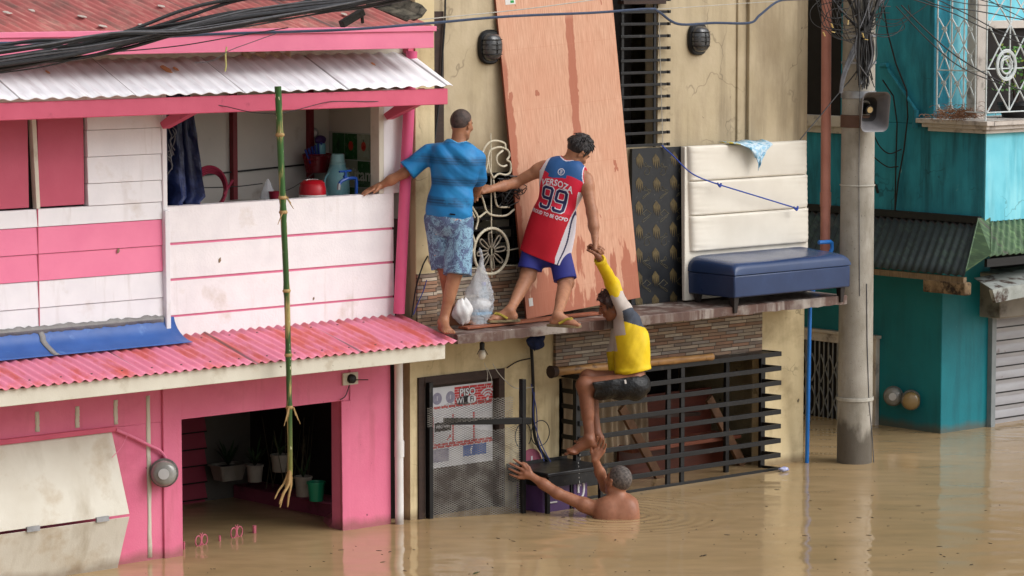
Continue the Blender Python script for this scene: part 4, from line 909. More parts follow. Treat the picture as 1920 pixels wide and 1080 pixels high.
# --- kitchen objects behind the parapet
def on_y(px, py, Y): return P(px, py, Y=Y)
tp = MB(); rows = []
for j in range(25):
    v = j/24; z = 3.28-.86*v; r = []; xr = P(352+30*v**1.2-(12 if v > .93 else 0), 205+178*v, Y=.12).x; xl = -2.12
    for i in range(30):
        u = i/29; r.append(Vector((xl+(xr-xl)*u, .13+.035*sin(u*17+v*2.2)*(.4+v)+.02*sin(u*41+v*5)-.03*u*v, z)))
    rows.append(r)
tag(tp.grid(rows).build('tarpaulin', M('navy_tarp', (18, 28, 66), (12, 18, 44), s=4, r=.35, bump=.5, bs=20, bd=.02, dirt=(44, 60, 112), ds=5, dt=(.5, .8)), solid=.004, smooth=80), 'navy tarpaulin hanging in folds at the left end of the kitchen opening', 'tarpaulin')
q = MB(); 
for k in range(9): o = P(316+random.uniform(-6, 8), 225+k*9, Y=.02); q.tube(spl([o, o+Vector((random.uniform(-.03, .04), -.02, -.05)), o+Vector((random.uniform(-.03, .04), 0, -.11))], 4), .004, 5)
q.tube(circ(P(318, 289, Y=-.0), .022, EX, EZ, 12), .004, 5); tag(q.build('hanging_cords', m_cableg), 'tangle of cords and a yellow ring hanging beside the navy tarpaulin', 'cords')
hz = MB(); c = P(392, 353, Y=.55)
for k in range(4): hz.tube(circ(c+Vector((.01*k, .01*k, -.006*k)), .155-.008*k, EX, EZ, 30), .011, 8, cap=False)
hz.tube(spl([c+Vector((.13, 0, -.05)), c+Vector((.17, 0, .0)), c+Vector((.21, 0, .05))], 4), .011, 8)
tag(hz.build('garden_hose', M('crimson_hose', (150, 34, 66), (128, 26, 54), r=.35, bump=0)), 'coiled crimson hose hanging beside the navy tarpaulin', 'hose')
cj = thing('drink_cooler', 'red round drink cooler with white band standing on the kitchen parapet', 'cooler', P(585, 362, Y=.25)); c = P(586, 368, Y=.30); c.z -= .02
MB().lathe(c, [(.085, -.02), (.096, 0), (.10, .02), (.10, .04), (.098, .085), (.09, .10), (.092, .115), (.07, .135), (.03, .14)], 28).build('body', M('red_plastic', (188, 26, 40), (170, 20, 34), r=.3, bump=0), cj, smooth=40)
MB().lathe(c, [(.1015, .012), (.1015, .034)], 28, cap=False).build('band', m_pvcw, cj); MB().tube(circ(c+EZ*.137, .05, EX, EY, 16, 0, pi), .006, 6).build('handle', m_pvcw, cj)
bk = thing('wall_basket', 'dark red plastic basket of utensils hung on the maroon post', 'basket', P(594, 305, Y=.72)); c = P(594, 322, Y=.70)
bm = MB()
for k in range(20):
    a = 2*pi*k/20; bm.tube([c+Vector((.085*cos(a), .06*sin(a), 0)), c+Vector((.115*cos(a), .08*sin(a), .13))], .005, 5)
for z, r in ((0, .085), (.03, .092), (.06, .10), (.095, .107), (.13, .116)): bm.tube([c+Vector((r*cos(a), r*.7*sin(a), z)) for a in np.linspace(0, 2*pi, 25)], .006, 5, cap=False)
bm.lathe(c, [(.08, -.003), (.085, .12)], 20); bm.build('basket', M('dark_red_plastic', (118, 18, 30), (98, 14, 26), r=.35, bump=0), bk)
q = MB()
for k in range(6): q.tube([c+Vector((-.07+.02*k, -.02, .05)), c+Vector((-.13+.03*k, -.03, .17+.01*k))], .009, 6)
q.build('handles', M('blue_handle', (38, 60, 140), r=.3, bump=0), bk)
jg = thing('small_jug', 'light blue jug with dark lid standing in the red basket', 'jug', P(592, 290, Y=.7)); o = c+Vector((.035, 0, .10))
MB().lathe(o, [(.03, 0), (.04, .03), (.04, .10), (.036, .11)], 18).build('body', M('aqua_plastic', (110, 170, 186), r=.3, bump=0), jg, smooth=40); q = MB(); blob(q, o+EZ*.135, (.048, .035, .035), 3, .03); q.build('lid', M('purple_lid', (56, 34, 88), bump=0), jg, smooth=80)
th_ = thing('thermos_jug', 'tall pale blue vacuum jug in the kitchen corner by the green tiles', 'thermos', P(632, 365, Y=.45)); c = P(634, 372, Y=.42); c.z -= .05
MB().lathe(c, [(.085, 0), (.09, .02), (.085, .22), (.075, .26), (.058, .285), (.058, .30)], 28).build('body', M('pale_blue_enamel', (126, 178, 186), (112, 164, 174), r=.25, bump=0), th_, smooth=40)
MB().lathe(c, [(.056, .30), (.056, .315), (.052, .318), (.046, .375), (.04, .38)], 24).build('cup_lid', M('pale_blue_lid', (140, 186, 190), r=.3, bump=0), th_, smooth=40)
MB().tube(spl([c+Vector((-.085, 0, .24)), c+Vector((-.12, 0, .2)), c+Vector((-.12, 0, .12)), c+Vector((-.088, 0, .06))], 4), .008, 6).build('handle', M('pale_blue_grip', (110, 160, 170), bump=0), th_)
fc = thing('water_tap', 'bright blue plastic tap with white nozzle on the kitchen parapet', 'tap', P(655, 350, Y=.14)); q = MB()
q.tube(pp([(668, 366), (668, 338), (664, 334), (650, 334), (645, 330)], .14, 4), .012, 8).tube(pp([(652, 334), (640, 340), (636, 346)], .14, 4), .013, 8).tube(pp([(648, 334), (648, 322)], .14, 3), .01, 8).tube(pp([(636, 322), (658, 320)], .14, 3), .008, 6)
q.build('tap_body', M('bright_blue_plastic', (22, 70, 150), (18, 60, 134), r=.3, bump=0), fc); MB().tube(pp([(636, 344), (635, 356)], .14, 3), .013, 8).build('nozzle', m_metal, fc)
ck = thing('wall_dial', 'small round pale dial on the kitchen wall beside the maroon post', 'dial', P(587, 250, Y=.845)); c = P(587, 250, Y=.845)
MB().lathe(c, [(.042, 0), (.044, .012), (.036, .018)], 24, (0, -1, 0)).build('rim', m_metal, ck); MB().lathe(c, [(.024, .018), (.022, .021)], 20, (0, -1, 0)).build('face', m_pvcw, ck)
dr = thing('corner_rack', 'white two tier corner rack on the tiles holding a yellow sponge', 'rack', P(700, 320, X=-.02)); q = MB(); c = Vector((-.012, .16, P(705, 311, X=-.02).z)); c2_ = Vector((-.012, .16, P(705, 345, X=-.02).z))
for o in (c, c2_): q.lathe(o+Vector((-.05, 0, 0)), [(.05, -.008), (.062, 0), (.062, .006)], 18)
q.box(-.016, -.01, .10, .112, c2_.z, c.z+.03).build('tray', m_pvcw, dr)
tag(MB().box(-.10, -.03, .13, .19, c.z+.007, c.z+.035).build('sponge', M('yellow_sponge', (196, 186, 30), (60, 80, 50), s=16, bump=.5), bevel=.006), 'yellow and green sponge lying on the upper tray of the corner rack', 'sponge')
tag(MB().box(-.09, -.03, .13, .18, c2_.z+.007, c2_.z+.022).build('soap', M('pink_soap', (196, 120, 120), bump=0), bevel=.006), 'pink soap bar lying on the lower tray of the corner rack', 'soap')
lr = MB(); lr.tube(pp([(378, 352), (440, 350), (492, 344)], .6, 4), .004, 5).tube(pp([(492, 360, .5), (540, 356, .5), (590, 324, .5)], 0, 4), .003, 5)
tag(lr.build('clothes_line', m_cable), 'thin dark line strung across the kitchen recess above the parapet', 'line')
q = MB(); o = P(503, 372, Y=.4); rows = [[o+Vector((r*cos(a)*(1+.1*sin(3*a)), r*.6*sin(a), z)) for a in np.linspace(0, 6.28, 17)[:-1]] for r, z in ((.06, -.03), (.065, .01), (.05, .06), (.02, .12), (.006, .14))]
tag(q.grid(rows, True).build('small_bag', m_film, smooth=80), 'clear bag with blue base hanging from the line behind the bamboo', 'bag')
tag(MB().lathe(P(514, 378, Y=.35), [(.025, -.02), (.04, .07), (.042, .075)], 16).build('red_cup', M('maroon_plastic', (128, 20, 44), bump=0)), 'maroon plastic cup on the parapet behind the bamboo', 'cup')
q = MB(); o = P(468, 378, Y=.3); q.lathe(o, [(.15, -.06), (.17, .0), (.175, .004)], 28); tag(q.build('wash_basin', M('grey_basin', (150, 148, 142), r=.4)), 'grey wash basin rim showing behind the kitchen parapet', 'basin')

# --- shop entrance: banner, swung gate, notice, light bulb, cables
sg = thing('wifi_banner', 'printed shop banner with red brick border reading PISO WiFi, on the shop door', 'banner', (.57, .04, .7))
m_bw = M('banner_white', (206, 206, 210), bump=0, r=.4); m_bk = M('banner_black', (30, 26, 30), bump=0, r=.4); m_br = M('banner_red', (186, 50, 52), (168, 40, 44), bump=0, r=.4); m_bgr = M('banner_grey', (120, 116, 136), (150, 146, 160), s=40, bump=0); m_bb = M('banner_blue', (58, 92, 160), bump=0)
bx0, bx1 = P(800, 760, Y=.04).x, P(924, 760, Y=.04).x; yb = .046
bz1, bz0 = P(800, 729, Y=.04).z, P(803, 880, Y=.04).z; BW, BH = bx1-bx0, bz1-bz0
def brect(u0, u1, v0, v1, m, d=.0006, name='panel'): return MB().box(bx0+BW*u0, bx0+BW*u1, yb-.003-d, yb-.0028, bz1-BH*v1, bz1-BH*v0).build(name, m, sg)
MB().box(bx0, bx1, yb-.003, yb, bz0, bz1).build('sheet', m_bw, sg)
for v0, v1, u0, u1 in ((.02, .245, .42, 1.0), (.235, .27, 0, 1), (.355, .72, .075, .105), (.355, .72, .385, .41), (.355, .72, .70, .725), (.70, .76, 0, 1)):
    brick = MB(); nv = max(1, round((v1-v0)/.034)); nu = max(1, round((u1-u0)/.11))
    for j in range(nv):
        for i in range(nu+1):
            a0 = u0+(u1-u0)*max(0, (i-(.5 if j % 2 else 0))/nu); a1 = u0+(u1-u0)*min(1, (i+1-(.5 if j % 2 else 0))/nu-.012)
            if a1 > a0: brick.box(bx0+BW*a0, bx0+BW*a1, yb-.0034, yb-.0028, bz1-BH*(v0+(v1-v0)*(j+.92)/nv), bz1-BH*(v0+(v1-v0)*(j+.05)/nv))
    brick.build('brick_border', m_br, sg)
for u in (.16, .36-.0): c = Vector((bx0+BW*u*1.0, yb-.003, bz1-BH*.14)); MB().lathe(c, [(.046, 0), (.046, .0008)], 26, (0, -1, 0)).build('coin', m_bgr, sg); text('1', .05, m_bw, c+Vector((0, -.0014, 0)), EX, EZ, sg, depth=.0005)
bt_ = lambda s, u, v, z, m, **k: text(s, z, m, (bx0+BW*u, yb-.0052, bz1-BH*v), EX, EZ, sg, depth=.0006, **k)
bt_('PISO', .615, .10, .075, m_bk, bold=.0055, sx=1.05); text('PISO', .075, m_bw, (bx0+BW*.615, yb-.0062, bz1-BH*.10), EX, EZ, sg, depth=.0006, bold=.0018, sx=1.05)
q = MB(); c = Vector((bx0+BW*.60, yb-.0042, bz1-BH*.20)); q.prism([c+Vector((.10*cos(a), 0, .032*np.sign(sin(a))*abs(sin(a))**.6)) for a in np.linspace(0, 2*pi, 25)[:-1]], (0, -.0008, 0)); q.build('oval', m_bk, sg)
q = MB(); c = Vector((bx0+BW*.68, yb-.0052, bz1-BH*.195)); q.prism([c+Vector((.042*cos(a), 0, .028*np.sign(sin(a))*abs(sin(a))**.5)) for a in np.linspace(0, 2*pi, 25)[:-1]], (0, -.0008, 0)); q.build('oval', m_bw, sg)
text('Wi', .062, m_bw, (bx0+BW*.50, yb-.0062, bz1-BH*.20), EX, EZ, sg, depth=.0006, bold=.001); text('Fi', .058, m_bk, (bx0+BW*.68, yb-.0068, bz1-BH*.195), EX, EZ, sg, depth=.0006, bold=.0012)
q = MB(); c = Vector((bx0+BW*.92, yb-.0045, bz1-BH*.215)); q.lathe(c, [(.014, 0), (.014, .001)], 16, (0, -1, 0))
for r in (.035, .058, .08): q.tube(circ(c, r, EX, EZ, 12, pi*.28, pi*.80), .0065, 6)
q.build('wifi_symbol', m_bw, sg)
for u0, u1 in ((.11, .375), (.42, .69), (.735, .99)): brect(u0, u1, .36, .70, m_bw, .0012)
brect(.12, .365, .44, .55, m_bk, .0016); text('PISO WIFI', .03, m_bw, (bx0+BW*.243, yb-.0055, bz1-BH*.495), EX, EZ, sg, depth=.0005, bold=.0006)
ar = MB()
for u, v in ((.33, .63), (.66, .45)): c = Vector((bx0+BW*u, yb-.0052, bz1-BH*v)); ar.prism([c+Vector(p) for p in ((-.02, 0, -.02), (.008, 0, .006), (.0, 0, .014), (.024, 0, .018), (.018, 0, -.006), (.012, 0, 0), (-.014, 0, -.026))], (0, -.0008, 0))
ar.build('arrow', m_br, sg)
for u in (.55, .86): text('- - -  o o\n~ ~ ~ ~', .028, m_bgr, (bx0+BW*u, yb-.0052, bz1-BH*.52), EX, EZ, sg, depth=.0005)
brect(.0, .33, .77, .93, m_bgr, .001); brect(.55, .90, .765, .90, m_bb, .0012); text('f', .075, m_bw, (bx0+BW*.67, yb-.0055, bz1-BH*.835), EX, EZ, sg, depth=.0006, bold=.0015)

ga = thing('mesh_gate', 'black steel gate with expanded mesh swung open before the shop door', 'gate', P(805, 971, Z=0))
G0, G1 = Vector((.235, -.03, 0)), Vector((.905, -.32, 0)); gd = (G1-G0).normalized(); gn = gd.cross(EZ).normalized()
MB().bar(G0+EZ*-.6, G0+EZ*1.02, .05, .035, EX).build('post', m_black, ga, bevel=.003); zt_ = P(970, 712, Y=-.32).z
MB().bar(G1+EZ*-.6, G1+EZ*zt_, .045, .035, EX).build('post', m_black, ga, bevel=.003)
MB().bar(P(832, 790, Y=-.11), P(996, 789, Y=-.35), .03, .05).build('crossbar', m_black, ga, bevel=.003)
def mat_mesh():
    q = NT('expanded_mesh'); tc = q.n('ShaderNodeTexCoord').outputs['Object']; x, y, z = q.sep()
    u = q.math('DIVIDE', q.math('ADD', q.math('MULTIPLY', x, gd.x), q.math('MULTIPLY', y, gd.y)), .034); v = q.math('DIVIDE', z, .017)
    a = q.math('ABSOLUTE', q.math('SUBTRACT', q.math('FRACT', q.math('ADD', u, v)), .5)); b = q.math('ABSOLUTE', q.math('SUBTRACT', q.math('FRACT', q.math('SUBTRACT', u, v)), .5))
    al = q.math('GREATER_THAN', q.math('MAXIMUM', a, b), .40); q.l(al, q.b.inputs['Alpha'])
    return q.out(q.mix(q.ramp(q.noise(8), .4, .6), lin((96, 92, 88)), lin((150, 148, 142))), .5)
rows = []
for j in range(12):
    z = -.3+(.97+.0)*j/11; rows.append([G0.lerp(G1, i/14)+EZ*(z+.03*sin(i*.5)*(j == 11))+gn*.006*sin(i*1.3+j) for i in range(15)])
MB().grid(rows).build('mesh_panel', mat_mesh(), ga, smooth=80)
q = MB(); rows = [[P(800+i*20, 800-i*2.5, Y=-.05-.05*i)+EZ*(j*.075+random.uniform(-.008, .008))+gn*(.02+.015*sin(i*2+j*3)) for i in range(9)] for j in range(3)]
q.grid(rows).build('mesh_fold', mat_mesh(), ga, smooth=80)
lb = thing('light_bulb', 'white bulb in a black holder hanging under the ledge over the door', 'bulb', P(905, 648, Y=-.3)); c = P(904, 656, Y=-.3)
MB().lathe(c, [(.018, .0), (.02, .05), (.008, .06)], 14).build('holder', m_black, lb); MB().lathe(c, [(.004, -.072), (.022, -.062), (.03, -.042), (.026, -.018), (.016, 0)], 18).build('globe', M('bulb_glass', (222, 216, 200), r=.2, bump=0), lb, smooth=80)
MB().tube([c+EZ*.055, Vector((c.x, c.y, 1.372))], .004, 5).tube(spl([c+Vector((-.02, 0, .01)), c+Vector((-.05, 0, -.03))], 3), .003, 4).tube(spl([c+Vector((.02, 0, .01)), c+Vector((.055, 0, -.04))], 3), .003, 4).build('flex', m_cable, lb)
q = MB(); q.tube(pp([(908, 680, -.25), (914, 700, -.2), (912, 730, -.2)], 0, 4), .002, 4).tube(pp([(924, 682, -.2), (935, 700, -.15), (950, 716, -.12), (968, 728, -.2), (1000, 726, -.1)], 0, 5), .003, 4).tube(pp([(914, 690, -.2), (922, 712, -.2), (919, 730, -.2)], 0, 4), .002, 4)
tag(q.build('stray_cord', m_cablew), 'thin white cord dangling from the bulb across the door frame', 'cord')
fn = MB(); c = P(1006, 640, Y=-.12); blob(fn, c, (.075, .05, .06), 12, .16)
tag(fn.build('cloth_bundle', M('dark_blue_cloth', (26, 44, 92), (16, 28, 62), s=12, r=.7, bump=.8, bs=40, bd=.01), smooth=80), 'dark blue cloth bundle tied to the cables under the ledge', 'bundle')
q = MB(); q.tube(pp([(995, 640, -.05), (998, 680, -.03), (1000, 740, -.03), (1000, 790, -.03), (1006, 830, -.03), (1030, 868, -.05)], 0, 6), .013, 7).tube(pp([(994, 672), (970, 678), (950, 690)], -.03, 5), .005, 5)
tag(q.build('service_cable', m_cable), 'thick black service cable running down the yellow wall beside the door', 'cable')
q = MB(); c = P(1013, 812, Y=-.045); q.tube([c+Vector((.095*cos(a), 0, .098*sin(a))) for a in np.linspace(0, 2*pi, 25)], .004, 5); c = P(981, 817, Y=-.045); q.tube([c+Vector((.082*cos(a), .0, .098*sin(a))) for a in np.linspace(-.8, 4.2, 20)], .004, 5)
tag(q.build('cable_loop', m_cable), 'two round loops of thin black cable on the yellow wall', 'cable')
q = MB(); q.tube(pp([(1002, 735, -.05), (1000, 780, -.05), (1012, 825, -.06), (1030, 862, -.08), (1042, 880, -.1)], 0, 6), .0045, 5).tube(pp([(996, 720, -.05), (1006, 770, -.05), (1008, 820, -.06), (1020, 865, -.08)], 0, 6), .004, 5)
tag(q.build('blue_lead', M('blue_lead', (46, 62, 130), r=.4, bump=0)), 'thin dark blue leads beside the thick service cable', 'cable')
ns = MB(); c = P(995, 866, Y=-.012); ns.k = 0; ns.prism([(c.x-.105, -.012, c.z-.085), (c.x+.115, -.012, c.z-.085)]+[(c.x+.005+.11*cos(a), -.012, c.z+.0+.10*sin(a)) for a in np.linspace(0, pi, 14)], (0, .01, 0))
nso = ns.build('street_number_plate', [M('mauve_plate', (160, 84, 104), (142, 72, 92), s=9, r=.5)], bevel=.003); tag(nso, 'arched mauve plate with the number one on the yellow wall', 'plate')
text('1', .11, m_bw, (c.x+.01, -.0135, c.z+.0), EX, EZ, nso, depth=.002, bold=.002)
tb = thing('black_table', 'low black folding table beside the gate, partly under water', 'table', P(1050, 900, Z=.22))
ta, tb2, tc_, td = P(985, 880, Z=.36), P(1075, 872, Z=.36), P(1130, 912, Z=.30), P(1020, 928, Z=.30)
tx0, tx1, ty0, ty1, tz = 1.0, 1.62, -.50, -.03, .31
MB().box(tx0, tx1, ty0, ty1, tz-.03, tz).build('top', M('black_plastic', (26, 26, 28), (34, 34, 36), s=6, r=.35, bump=.2, dirt=(70, 66, 60), ds=9, dt=(.6, .8)), tb, bevel=.006)
MB().box(tx0+.01, tx1-.01, ty0+.004, ty0+.02, tz-.11, tz-.03).box(tx0+.002, tx0+.016, ty0+.02, ty1-.02, tz-.11, tz-.03).build('apron', m_black, tb)
for x, y in ((tx0+.03, ty0+.04), (tx1-.04, ty0+.04), (tx1-.04, ty1-.04)): MB().box(x-.015, x+.015, y-.015, y+.015, -.8, tz-.03).build('leg', m_black, tb)
MB().box(tx0, tx1, ty1-.01, ty1, tz, tz+.02).build('back_edge', m_black, tb)
pbx = thing('purple_arcade_box', 'purple coin machine box with white curls standing in the water under the black table', 'machine', (1.15, -.3, 0)); mp = M('purple_panel', (88, 60, 108), (72, 48, 90), s=6, r=.35, bump=0)
MB().box(1.02, 1.30, -.42, -.12, -.6, .24).build('cabinet', mp, pbx, bevel=.004); MB().box(1.32, 1.46, -.44, -.14, -.6, .27).build('side_cabinet', mp, pbx, bevel=.004)
for pts_ in (((1.05, .18), (1.05, .07), (1.16, .07)), ((1.17, .2), (1.20, .1), (1.27, .08)),):
    MB().tube([Vector((x, -.423, z)) for x, z in pts_], .007, 5).build('curl', m_pvcw, pbx)
MB().tube([Vector((1.39+.03*cos(a), -.443, .15+.07*sin(a))) for a in np.linspace(-1.2, 3.6, 14)], .010, 6).build('curl', m_pvcw, pbx)
MB().box(1.30, 1.32, -.43, -.2, -.6, .2).build('gap_trim', m_black, pbx)

# --- inside the big window
ct = MB(); rows = []
for j in range(8):
    z = .93-.17*j; r = []
    for i in range(100): u = i/99; x = 1.98+u*.95; r.append(Vector((x+.02*sin(j*.8+u*5), .42+.035*sin(u*75)*(1 if u < .45 else .6)-.02*sin(u*23+j*.4), z)))
    rows.append(r)
tag(ct.grid(rows).build('curtain', M('dusty_curtain', (176, 156, 130), (150, 132, 110), s=4, r=.8, st=(5, 1, .4), dirt=(96, 82, 66), ds=4, dt=(.5, .8), dst=(4, 1, .3)), solid=.003, smooth=80), 'pleated beige curtain hanging behind the big black grille', 'curtain')
m_shelf = M('cabinet_red_brown', (92, 44, 30), (74, 34, 24), s=6, r=.35, st=(1, 1, 6), bump=.1)
cbn = thing('brown_cabinet', 'fallen red brown cabinet showing behind the right half of the grille', 'cabinet', (3.3, .5, 0))
MB().box(2.55, 3.78, .35, .38, -.4, .22).build('panel', m_shelf, cbn, bevel=.004); MB().box(2.55, 3.8, .2, .6, .22, .25).build('top', M('cabinet_edge', (132, 76, 56), (110, 60, 44)), cbn, bevel=.004); MB().box(2.7, 3.75, .5, .53, .25, .62).build('panel', m_redwood, cbn)
MB().bar((2.35, .12, .62), (2.85, .16, -.05), .03, .075).build('brace', M('old_plank', (112, 80, 56), (86, 60, 42), s=10), cbn); MB().bar((3.35, .14, .60), (3.78, .16, .0), .03, .075).build('brace', M('old_plank2', (108, 76, 52), (84, 58, 40), s=10), cbn)
MB().bar((2.6, .3, .50), (3.4, .3, .45), .04, .03).build('rail', m_darkbrown, cbn)

# --- pipes, pole, speaker
tag(MB().tube([Vector((4.448, -.1, 4.6)), Vector((4.466, -.1, 2.15)), Vector((4.468, -.1, 1.5))], .041, 16).tube([Vector((4.466, -.1, 2.24)), Vector((4.466, -.1, 2.12))], .046, 16).build('orange_pipe', m_brownpvc), 'orange brown plastic drainpipe standing between yellow house and concrete pole', 'pipe')
a1, a2 = P(1529, 575, Y=-.28), P(1513, 868, Z=0)
tag(MB().tube([Vector((4.28, -.20, 1.84)), Vector((4.40, -.22, 1.84)), Vector((4.415, -.22, 1.83)), Vector((4.42, -.22, 1.78)), Vector((a1.x, -.22, 1.4)), Vector((a2.x, a2.y, 0)), Vector((a2.x-.03, a2.y, -.4))], .017, 10).build('blue_pipe', m_bluepvc), 'thin blue water pipe with an elbow running down beside the yellow corner', 'pipe')
up = thing('utility_pole', 'round concrete utility pole with steel bands standing in the flood', 'utility pole', (4.60, -.33, 0)); pc = Vector((4.60, -.33, 0))
def pr_(z): return .146-.0035*z
rows = [[pc+Vector((pr_(z)*cos(a), pr_(z)*sin(a), z)) for a in np.linspace(0, 2*pi, 41)[:-1]] for z in np.arange(-1, 5.6, .3)]
def mat_pole():
    q = NT('pole_concrete_wet'); x, y, z = q.sep()
    col = q.mix(q.ramp(q.noise(5), .3, .7), lin((170, 164, 154)), lin((146, 140, 128))); col = q.mix(q.math('MULTIPLY', q.ramp(q.noise(3.2, (1.5, 1.5, .45), det=7, rough=.65), .5, .7), .65), col, lin((104, 96, 82)))
    col = q.mix(q.math('MULTIPLY', q.ramp(q.noise(60, det=2), .68, .72), .6), col, lin((90, 84, 74)))
    wz = q.math('ADD', z, q.math('MULTIPLY', q.noise(7, (1, 1, .4), det=5), -.5)); col = q.mix(q.math('MULTIPLY', q.ramp(wz, .13, .04), .8), col, lin((76, 68, 58)))
    q.bump(q.noise(110), .7, .004); return q.out(col, .8)
MB().grid(rows, True).build('shaft', mat_pole(), up, smooth=60)
for z, m_, h in ((3.02, m_metal, .06), (2.30, m_cablew, .012), (.52, m_cablew, .03), (3.30, m_metal, .02), (3.52, m_metal, .02)):
    MB().lathe(pc+EZ*z, [(pr_(z)+.004, 0), (pr_(z)+.009, .002), (pr_(z)+.009, h-.002), (pr_(z)+.004, h)], 32, cap=False).build('band', m_, up)
MB().lathe(pc+EZ*2.78, [(pr_(3)+.004, 0), (pr_(3)+.01, .003), (pr_(3)+.01, .10), (pr_(3)+.004, .105)], 32, cap=False).build('band', M('rust_band', (112, 84, 70), (86, 62, 52), r=.7), up)
q = MB(); w0 = pc+Vector((-.06, -.135, 0)); q.tube([w0+EZ*1.5+Vector((.03, -.005, 0)), w0+EZ*1.0+Vector((.04, -.01, 0)), w0+EZ*.5+Vector((.07, -.012, 0)), w0+Vector((.13, .0, .2)), w0+Vector((.17, .01, -.1))], .004, 5)
q.tube([pc+Vector((-.1, -.10, 4)), pc+Vector((-.10, -.105, 2.4)), pc+Vector((-.085, -.115, 1.4))], .003, 5).build('earth_wire', m_cableg, up)
# horn speaker: mouth faces the camera side
sp_ = thing('horn_speaker', 'grey rectangular horn loudspeaker clamped to the utility pole', 'loudspeaker', P(1640, 208, Y=-.5))
mc = P(1642, 210, Y=-.62); sd2 = Vector((-.35, -1, -.14)).normalized(); sr = sd2.cross(EZ).normalized()*-1; sr = EZ.cross(sd2).normalized(); su = sd2.cross(sr).normalized()
if su.z < 0: su = -su
def rrect(c, w, h, rr, n=6):
    o = []
    for cx, cy, a0 in ((w-rr, h-rr, 0), (-w+rr, h-rr, pi/2), (-w+rr, -h+rr, pi), (w-rr, -h+rr, 3*pi/2)):
        for k in range(n+1): a = a0+pi/2*k/n; o.append(c+sr*(cx+rr*cos(a))+su*(cy+rr*sin(a)))
    return o
prof = [(.0, .128, .165, .055), (-.004, .12, .157, .05), (-.03, .11, .145, .05), (-.12, .075, .10, .05), (-.2, .045, .055, .04), (-.26, .03, .032, .028)]
m_horn = M('horn_grey', (118, 116, 118), (96, 94, 96), s=6, r=.35, bump=.05, dirt=(86, 80, 78), ds=5, dt=(.55, .8))
rows = [rrect(mc+sd2*d, w_, h, r) for d, w_, h, r in prof]; out = [rrect(mc+sd2*(d-.004), w_+.006, h+.006, r+.004) for d, w_, h, r in prof[::-1]]
MB().grid(rows[:4]+[], True).grid(out[:-1]+[rows[0]], True).build('horn', m_horn, sp_, smooth=50); MB().grid(rows[3:], True).face(rows[-1]).build('throat', M('horn_painted_shade', (72, 70, 70), (50, 48, 48)), sp_, smooth=60)  # throat coloured darker than the horn, inner shade put into its colour
MB().lathe(mc-sd2*.20, [(.035, 0), (.05, .03), (.035, .09), (.036, .10)], 20, sd2).build('phase_plug', m_black, sp_, smooth=60)
MB().lathe(mc-sd2*.098, [(.026, 0), (.024, .004)], 18, sd2).build('plug_cap', M('cream_cap', (208, 180, 130), bump=0), sp_)
MB().lathe(mc-sd2*.36, [(.05, 0), (.058, .02), (.058, .09), (.035, .11)], 20, sd2).build('driver', m_black, sp_, smooth=50)
MB().bar(mc-sd2*.22-su*.05, Vector((pc.x+.05, pc.y-.1, 2.85)), .03, .05).build('bracket', m_metal, sp_)

# --- grille, plants on the teal balcony
gm_ = M('white_iron', (206, 212, 212), (186, 194, 196), s=20, r=.5, bump=.2, dirt=(120, 110, 100), ds=12, dt=(.62, .75))
bgr = thing('balcony_grille', 'ornate white iron grille with scrolls and a ring on the teal balcony', 'grille', (XT, -.2, 2.78))
q = MB(); xg = XT-.03
for y in (.30, .14, -.0, -.13): q.tube([Vector((xg, y, 2.84)), Vector((xg, y, 4.4))], .008, 6)
for z in (2.845, 3.20, 3.95): q.tube([Vector((xg, .30, z)), Vector((xg, -.25, z))], .006, 6)
q.tube([Vector((xg, -.25, 2.76)), Vector((xg, -.25, 4.4))], .009, 6); q.build('side_bars', gm_, bgr)
q = MB()
for y in (.22, .07, -.065):
    for z, s_ in ((3.08, 1), (3.32, -1), (3.55, 1)):
        q.tube([Vector((xg, y+.03*cos(a)*(1-a/9), z+.03*sin(a)*(1-a/9))) for a in np.linspace(0, 6.5, 14)], .006, 5)
        q.tube(spl([Vector((xg, y+.07, z+.10)), Vector((xg, y+.0, z)), Vector((xg, y-.06, z-.12))], 5), .007, 5)
        q.tube(spl([Vector((xg, y-.07, z+.10)), Vector((xg, y+.0, z)), Vector((xg, y+.06, z-.12))], 5), .005, 5)
for y in (.22, .07): q.tube([Vector((xg, y+.06*cos(a), 2.90+.06*sin(a))) for a in np.linspace(pi, 2*pi, 12)], .008, 5)
q.build('scroll', gm_, bgr)
q = MB(); yg = YU-.035
for x in (6.62, 6.90, 7.3): q.tube([Vector((x, yg, 2.84)), Vector((x, yg, 4.4))], .008, 6)
for z in (2.845, 3.22, 3.9): q.tube([Vector((XT-.03, yg, z)), Vector((8, yg, z))], .006, 6)
for x0, x1 in ((6.33, 6.62), (6.62, 6.90), (6.90, 7.3)):
    for z0, z1 in ((2.85, 3.2), (3.22, 3.6), (3.6, 3.9)): q.tube([Vector((x0, yg, z0)), Vector((x1, yg, z1))], .007, 5); q.tube([Vector((x1, yg, z0)), Vector((x0, yg, z1))], .007, 5)
q.build('front_bars', gm_, bgr)
rc = P(1887, 122, Y=yg-.01); q = MB()
for r in (.13, .115, .075): q.tube([rc+Vector((r*cos(a), 0, r*1.0*sin(a))) for a in np.linspace(0, 2*pi, 29)], .009, 6)
for k in range(3): a = k*pi/3; q.tube([rc+Vector((.075*cos(a+.4*s_), 0, .075*sin(a+.4*s_)))*(1 if s_ else 1) for s_ in (0, 4)], .006, 5)
q.build('ring', gm_, bgr)
cr_ = MB()
